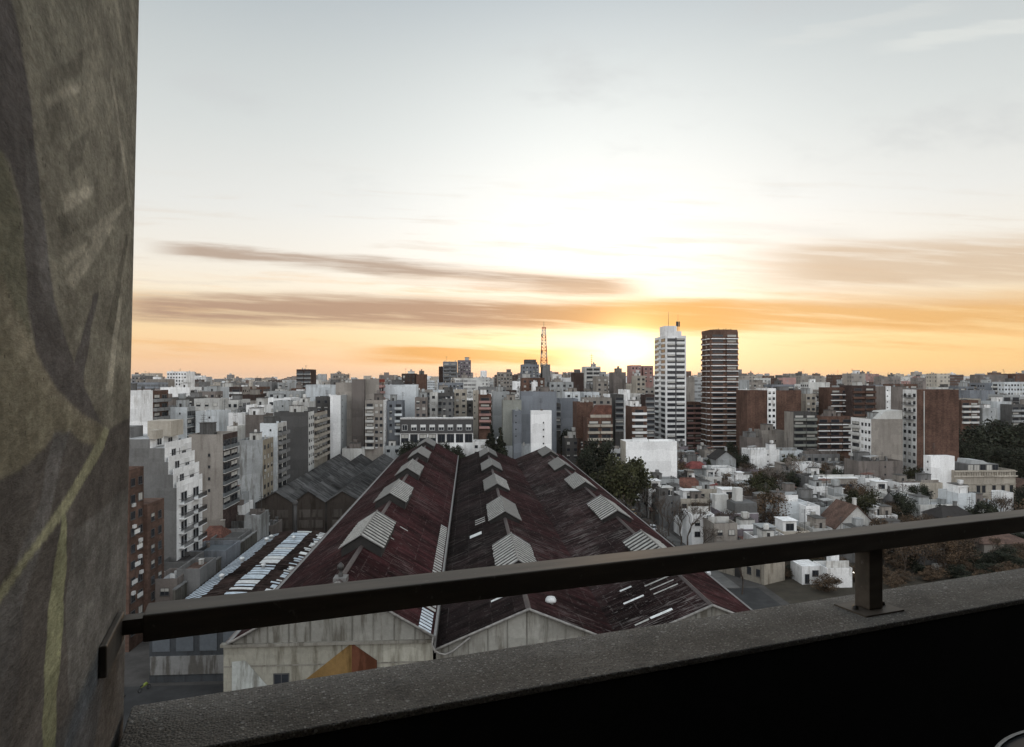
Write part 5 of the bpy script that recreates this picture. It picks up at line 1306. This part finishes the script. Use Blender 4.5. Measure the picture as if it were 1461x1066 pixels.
colr = np.zeros(GD.shape+(3,)); colr[:] = (.265, .255, .185)
def paint(poly, c, a=1.0): k = pip(poly); colr[k] = colr[k]*(1-a) + np.array(c)*a
paint([(-80,-300),(60,-300),(120,-100),(110,60),(60,130),(30,60),(0,0),(-80,-40)], (.20,.20,.145), .6)
paint([(-60,180),(0,215),(22,300),(38,400),(42,480),(65,540),(100,590),(40,560),(0,420),(-60,380)], (.19,.195,.115))
paint([(-90,440),(0,390),(40,480),(90,570),(150,610),(140,637),(115,630),(100,615),(80,618),(65,640),(40,665),(0,685),(-90,700)], (.24,.22,.13))
paint([(-10,395),(35,470),(80,545),(150,612),(120,605),(60,560),(20,500)], (.30,.27,.17), .8)
paint([(-20,-60),(8,10),(28,110),(45,220),(60,330),(72,420),(95,490),(120,550),(148,606),(120,592),(80,556),(50,500),(38,430),(30,350),(22,280),(8,232),(-20,200)], (.115,.108,.112))
paint([(24,190),(44,218),(60,330),(70,415),(90,480),(78,470),(52,400),(38,310)], (.15,.15,.152), .7)
paint([(132,420),(140,418),(128,470),(122,520),(118,575),(104,558),(108,505),(120,462)], (.125,.118,.12))
for p in ([(52,140),(100,118),(104,128),(60,155)], [(80,275),(128,265),(128,278),(88,300)], [(118,330),(176,285),(170,300),(128,345)], [(90,400),(150,315),(158,325),(104,415)], [(84,365),(120,345),(116,360),(90,385)], [(150,560),(168,420),(172,424),(160,560)], [(147,100),(150,98),(184,300),(180,302)]): paint(p, (.50,.475,.355), .8)
for p in ([(70,95),(110,70),(108,100),(76,118)], [(88,215),(120,180),(110,235),(92,250)], [(76,310),(100,300),(110,330),(86,340)], [(150,470),(176,330),(178,345),(160,480)]): paint(p, (.12,.118,.085), .75)
low = [(-120,720),(0,685),(40,665),(65,640),(80,618),(100,615),(115,630),(140,637),(152,616),(195,590),(215,600),(215,1300),(-300,1500)]
paint(low, (.105,.096,.09))
paint([(78,618),(100,616),(70,760),(30,900),(-20,1100),(-120,1100),(10,850),(60,720)], (.155,.16,.165), .8)
paint([(110,760),(190,690),(195,900),(150,960),(110,1000),(100,880)], (.165,.17,.165), .8)
paint([(120,1000),(150,930),(160,960),(140,1100),(100,1200),(98,1080)], (.10,.115,.135), .7)
paint([(20,900),(40,860),(36,1000),(0,1200),(-60,1200)], (.10,.10,.105), .7)
paint([(151,609),(158,614),(150,640),(100,730),(50,795),(0,872),(-40,925),(-40,900),(0,848),(60,765),(100,705),(130,650)], (.36,.37,.185))
paint([(93,728),(98,738),(101,800),(97,900),(92,980),(90,1130),(70,1130),(74,1000),(72,930),(78,860),(86,790)], (.285,.31,.135))
for _ in range(1):
    k = colr.copy(); k[1:-1, 1:-1] = (colr[1:-1, 1:-1]*2 + colr[:-2, 1:-1] + colr[2:, 1:-1] + colr[1:-1, :-2] + colr[1:-1, 2:]) / 6; colr = k
colr = colr*.7 + colr.mean(-1, keepdims=True)*.3 + .012
colr = (colr*.85 + colr.mean(-1, keepdims=True)*.15) * 1.38
nv = (nd_+1)*(nz_+1)
edge = np.clip((GD - (D1-.02)) / .02, 0, 1)
rng = np.random.default_rng(3)
jit = rng.normal(0, 1, GD.shape); jit = (jit + np.roll(jit, 1, 0) + np.roll(jit, 2, 0))/3
co = np.stack([-edge**2*.006, GD + edge*jit*.0035, GZ], -1).reshape(-1, 3)
idx = np.arange(nv).reshape(nz_+1, nd_+1)
fa = np.stack([idx[:-1, :-1], idx[:-1, 1:], idx[1:, 1:], idx[1:, :-1]], -1).reshape(-1, 4)
me = bpy.data.meshes.new('painted_face'); me.from_pydata(co.tolist(), [], fa.tolist())
at = me.color_attributes.new('paint', 'FLOAT_COLOR', 'POINT'); at.data.foreach_set('color', np.concatenate([colr.reshape(-1, 3), np.ones((nv, 1))], 1).astype(np.float32).ravel())
me.polygons.foreach_set('use_smooth', [True]*len(me.polygons))
def mural(t, p):
    a = t.n.new('ShaderNodeAttribute'); a.attribute_name = 'paint'; o = t.obj()
    w = t.noise(t.v('MULTIPLY', o, (1, .38, 1)), 9.0, 6, .72); f = t.noise(t.v('MULTIPLY', o, (1, .45, 1)), 85, 5, .75); g = t.noise(o, 3.0, 5, .65); br = t.noise(t.v('MULTIPLY', o, (1, .5, .9)), 20.0, 3, .6)
    k = t.m('MULTIPLY', t.m('MULTIPLY', t.mr(w, .3, .7, .72, 1.28), t.mr(g, .3, .7, .75, 1.25)), t.m('MULTIPLY', t.mr(f, .3, .72, .74, 1.2), t.mr(br, .35, .7, .8, 1.2)))
    b = t.mix(1.0, a.outputs['Color'], t.comb(k, k, k), 'MULTIPLY')
    pit = t.vor(o, 38.0); b = t.mix(t.m('MULTIPLY', t.m('LESS_THAN', pit, .10), .6), b, (.06, .055, .05))
    setp(t, p, b, .9, spec=.2, normal=t.bump(t.m('ADD', f, t.m('MULTIPLY', w, .8)), .8, .006))
me.materials.append(material('mural_paint', mural))
inst('painted_face', me, mw, (XA, 0, 0)).rotation_euler = (0, math.atan(.019), 0)
PLAST = wall_mat((.2, .19, .165), .8, 'mural_edge')
m = MB(); m.box(-.30, -1.3, Z0, -.007, D1-.02, Z1); m.build('wall_core', PLAST, mw, (XA, 0, 0)).rotation_euler = (0, math.atan(.019), 0)
# host building, behind and below the balcony
hb = empty('host_building', BO, BR, 'tall building that carries the balcony, its dark facade below the parapet', 'apartment block')
m = MB(); m.box(-.9, -14, -45, 16, 1.79, -1.755); m.build('lower_storeys', wall_mat('MG', .5), hb)
m = MB(); m.box(-.9, -14, -1.753, 16, -1.3, 24); m.build('upper_storeys', wall_mat((.09, .088, .085), .4, 'host_wall'), hb)
m = MB(); m.box(-.9, -1.298, 1.5, 16, .2, 1.75); m.build('canopy_slab', wall_mat((.12, .118, .11), .4, 'host_slab'), hb)
# small round table in the corner of the balcony
sx, sy = 1.76, .722
tb = empty('side_table', BO, BR, 'round dark side table with a pale metal rim, in the corner of the balcony', 'table')
m = MB(); m.lathe([(0, -.045), (.36, -.045), (.365, -.02), (.36, 0), (0, 0)], 64, 0, (sx, sy, -.86)); m.build('table_top', plain('dark_table_top', (.02, .02, .022), .3), tb)
m = MB(); m.lathe([(.361, -.016), (.369, -.016), (.369, .003), (.361, .003)], 64, 0, (sx, sy, -.86)); m.build('rim', plain('pale_metal', (.22, .23, .23), .35, .3), tb)
m = MB(); m.tube([(sx, sy, -1.74), (sx, sy, -.905)], .03, 12); m.build('stem', METALD, tb)
m = MB(); m.lathe([(.24, 0), (.24, .015), (.04, .03), (0, .03)], 32, 0, (sx, sy, -1.75)); m.build('foot', METALD, tb)
# ------------------------------------------------------------------ sky, sun, air, camera
AZ, EL = rad(9.6), rad(2.2)
wd = bpy.data.worlds.new('World'); S.world = wd; wd.use_nodes = True
t = NT(wd.node_tree); bg = wd.node_tree.nodes['Background']; out = wd.node_tree.nodes['World Output']
d = t.v('NORMALIZE', t.n.new('ShaderNodeTexCoord').outputs['Generated']); x = t.sep(d)
hyp = t.m('SQRT', t.m('ADD', t.m('MULTIPLY', x[0], x[0]), t.m('MULTIPLY', x[1], x[1])))
T = t.m('DIVIDE', x[2], t.m('MAXIMUM', hyp, .01)); Tc = t.m('DIVIDE', T, 1.2, clamp=True)
K = lambda y: max(0, (540 - y) / 974 / 1.2)
front = t.ramp(Tc, [(0, (.92, .60, .35)), (K(515), (.94, .63, .33)), (K(485), (.96, .70, .37)), (K(455), (.95, .76, .46)), (K(420), (.93, .82, .66)), (K(380), (.88, .83, .745)), (K(310), (.79, .79, .76)), (K(200), (.66, .69, .68)), (K(100), (.56, .60, .605)), (K(0), (.45, .50, .53)), (1.0, (.34, .40, .46))])
back = t.ramp(Tc, [(0, (.68, .64, .62)), (.12, (.86, .84, .83)), (.4, (.86, .88, .90)), (1.0, (.62, .68, .74))])
base = t.mix(t.mr(x[1], -.35, .45), t.v('SCALE', back, sc=BACKK), front)
P = t.m('DIVIDE', x[0], t.m('MAXIMUM', x[1], .08)); Q = t.m('DIVIDE', x[2], t.m('MAXIMUM', x[1], .08)); fr = t.mr(x[1], .1, .35)
# warmer to the right of the sun, pinker to the left, near the horizon
lowk = t.mr(Q, .0, .13, 1, 0)
base = t.mix(t.m('MULTIPLY', t.m('MULTIPLY', lowk, t.mr(P, .1, -.45)), t.m('MULTIPLY', fr, .55)), base, (.90, .58, .41))
base = t.mix(t.m('MULTIPLY', t.m('MULTIPLY', lowk, t.mr(P, .25, .6)), t.m('MULTIPLY', fr, .55)), base, (.97, .60, .18))
sd = (math.sin(AZ)*math.cos(EL), math.cos(AZ)*math.cos(EL), math.sin(EL))
dot = t.v('DOT_PRODUCT', d, sd); a2_ = t.m('MULTIPLY', t.m('SUBTRACT', 1.0, dot), 2.0)
gl = lambda s: t.m('POWER', 2.718, t.m('MULTIPLY', a2_, -1.0 / (s*s)))
skycol = t.v('ADD', base, t.v('SCALE', (1.0, .97, .88), sc=t.m('ADD', t.m('MULTIPLY', gl(.42), .07), t.m('MULTIPLY', gl(.10), .05))))
_sd2 = (math.sin(rad(7))*math.cos(rad(13)), math.cos(rad(7))*math.cos(rad(13)), math.sin(rad(13)))
_a3 = t.m('MULTIPLY', t.m('SUBTRACT', 1.0, t.v('DOT_PRODUCT', d, _sd2)), -2.0/(.30**2))
skycol = t.v('ADD', skycol, t.v('SCALE', (1.0, 1.0, .95), sc=t.m('MULTIPLY', t.m('POWER', 2.718, _a3), .24)))
# clouds: long streaks fixed in the sky's own directions
cv = t.comb(t.m('MULTIPLY', P, 2.2), t.m('MULTIPLY', t.m('ADD', Q, t.m('MULTIPLY', P, .05)), 30.0), 0.0)
n1 = t.noise(cv, 1.0, 6, .62); n2 = t.noise(t.v('ADD', cv, (7.3, 3.1, 2.0)), 2.3, 6, .65); n3 = t.noise(t.comb(t.m('MULTIPLY', P, 3.0), t.m('MULTIPLY', Q, 7.0), 4.0), 1.0, 6, .6)
n4 = t.noise(t.comb(t.m('MULTIPLY', P, 5.0), t.m('MULTIPLY', t.m('ADD', Q, t.m('MULTIPLY', P, .06)), 95.0), 1.7), 1.0, 5, .6)
wob = t.m('MULTIPLY', t.m('SUBTRACT', n1, .5), .034); wob2 = t.m('MULTIPLY', t.m('SUBTRACT', n2, .5), .02)
def bandm(q0, slope, w_up, w_dn, p0, p1, soft, op):
    dq = t.m('ADD', t.m('SUBTRACT', Q, t.m('ADD', q0, t.m('MULTIPLY', P, slope))), t.m('ADD', wob, wob2))
    up = t.mr(dq, w_up*.3, w_up, 1, 0); dn = t.mr(dq, -w_dn, -w_dn*.3, 0, 1)
    r_ = t.m('MULTIPLY', t.mr(P, p0, p0+soft), t.mr(P, p1-soft, p1, 1, 0))
    return t.m('MULTIPLY', t.m('MULTIPLY', t.m('MULTIPLY', t.m('MULTIPLY', up, dn), r_), op), t.mr(n4, .30, .54, .55, 1.0))
px = lambda v: (v - 730.5) / 974
def put(mask, c):
    global skycol
    skycol = t.mix(t.m('MULTIPLY', mask, fr, clamp=True), skycol, c)
# general thin streaks low in the sky
put(t.m('MULTIPLY', t.m('MULTIPLY', t.mr(n1, .50, .66), t.mr(Q, .015, .05)), t.mr(Q, .10, .2, .55, 0)), (.86, .47, .18))
put(t.m('MULTIPLY', t.m('MULTIPLY', t.mr(n2, .52, .68), t.mr(Q, .10, .15)), t.mr(Q, .2, .34, .32, 0)), (.70, .60, .50))
put(t.m('MULTIPLY', t.m('MULTIPLY', t.mr(n3, .5, .72), t.mr(Q, .22, .34)), .5), (.60, .615, .62))
lft = t.mr(P, -.1, .35)
mauve = t.mix(lft, (.47, .31, .225), (.78, .40, .11))
put(bandm(.0935, -.016, .034, .032, px(100), px(1130), .14, 1.0), mauve)
put(bandm(.081, .022, .034, .030, px(860), px(1640), .15, .9), (.80, .45, .17))
put(bandm(.1475, -.083, .017, .020, px(190), px(950), .10, .95), t.mix(lft, (.48, .365, .29), (.62, .44, .30)))
put(bandm(.134, -.06, .012, .012, px(500), px(960), .12, .40), (.68, .50, .36))
put(bandm(.035, -.004, .016, .02, px(460), px(890), .14, .95), (.80, .42, .14))
put(bandm(.155, .02, .05, .05, px(1000), px(1640), .2, .8), (.66, .49, .34))
put(bandm(.112, .01, .02, .02, px(1040), px(1620), .2, .45), (.76, .52, .32))
put(bandm(.205, -.01, .008, .008, px(880), px(1140), .1, .35), (.66, .58, .50))
put(bandm(.235, -.05, .016, .012, px(900), px(1280), .12, .22), (.66, .62, .58))
put(bandm(.40, .16, .012, .02, px(1220), px(1700), .1, .30), (.90, .90, .84))
put(bandm(.42, .2, .01, .02, px(1050), px(1400), .1, .14), (.9, .88, .82))
# the sun behind the cloud: its glow in the sky
_e = t.m('ADD', t.m('POWER', t.m('DIVIDE', t.m('SUBTRACT', P, .11), .13), 2.0), t.m('POWER', t.m('DIVIDE', t.m('ADD', t.m('SUBTRACT', Q, .042), wob2), .020), 2.0))
skycol = t.v('ADD', skycol, t.v('SCALE', (.75, .62, .36), sc=t.m('MULTIPLY', t.m('POWER', 2.718, t.m('MULTIPLY', _e, -1.0)), t.m('MULTIPLY', fr, .75))))
skycol = t.v('ADD', skycol, t.v('ADD', t.v('SCALE', (1.0, .80, .42), sc=t.m('MULTIPLY', gl(.047), .8)), t.v('SCALE', (1.0, .62, .22), sc=t.m('MULTIPLY', gl(.12), .07))))
t.put(bg.inputs['Color'], skycol); bg.inputs['Strength'].default_value = SKYK
sk = t.n.new('ShaderNodeTexSky'); sk.sky_type = 'NISHITA'; sk.sun_disc = False; sk.sun_elevation = EL; sk.sun_rotation = AZ; sk.altitude = 60
b2 = t.n.new('ShaderNodeBackground'); t.put(b2.inputs['Color'], sk.outputs[0]); b2.inputs['Strength'].default_value = .01
ad = t.n.new('ShaderNodeAddShader'); t.l.new(bg.outputs[0], ad.inputs[0]); t.l.new(b2.outputs[0], ad.inputs[1]); t.l.new(ad.outputs[0], out.inputs['Surface'])
sl = bpy.data.lights.new('sun', 'SUN'); sl.energy = SUNK; sl.angle = rad(3.0); sl.color = (1.0, .62, .32)
so = bpy.data.objects.new('sun', sl); COL.objects.link(so); so.rotation_euler = (Vector(sd)).to_track_quat('Z', 'Y').to_euler(); so.location = (0, 0, 120)
if HAZE:
    hz = MB(); hz.box(-9100*1.45, -9100*1.45, -1.5, 9100*1.45, 9100*1.45, 112)
    mh = bpy.data.materials.new('haze_air'); mh.use_nodes = True; nt = mh.node_tree; nt.nodes.remove(nt.nodes['Principled BSDF'])
    pv = nt.nodes.new('ShaderNodeVolumePrincipled'); pv.inputs['Color'].default_value = (.95, .82, .70, 1); pv.inputs['Density'].default_value = HAZE; pv.inputs['Anisotropy'].default_value = .3
    nt.links.new(pv.outputs[0], nt.nodes['Material Output'].inputs['Volume'])
    ho = hz.build('haze', mh); ho['kind'] = 'stuff'; S.cycles.volume_bounces = 0
cam = bpy.data.cameras.new('camera'); co_ = bpy.data.objects.new('camera', cam); COL.objects.link(co_)
co_.location = (0, 0, CAMH); co_.rotation_euler = (rad(90), 0, 0); cam.sensor_width = 36; cam.lens = F / 1461 * 36; cam.shift_y = 7 / 1461
cam.clip_start = .05; cam.clip_end = 30000; S.camera = co_
S.view_settings.view_transform = 'Standard'; S.view_settings.look = 'None'; S.view_settings.exposure = EXPO; S.view_settings.gamma = 1
S.cycles.max_bounces = 5; S.cycles.diffuse_bounces = 3; S.cycles.glossy_bounces = 2; S.cycles.caustics_reflective = False; S.cycles.caustics_refractive = False
S.cycles.use_denoising = True
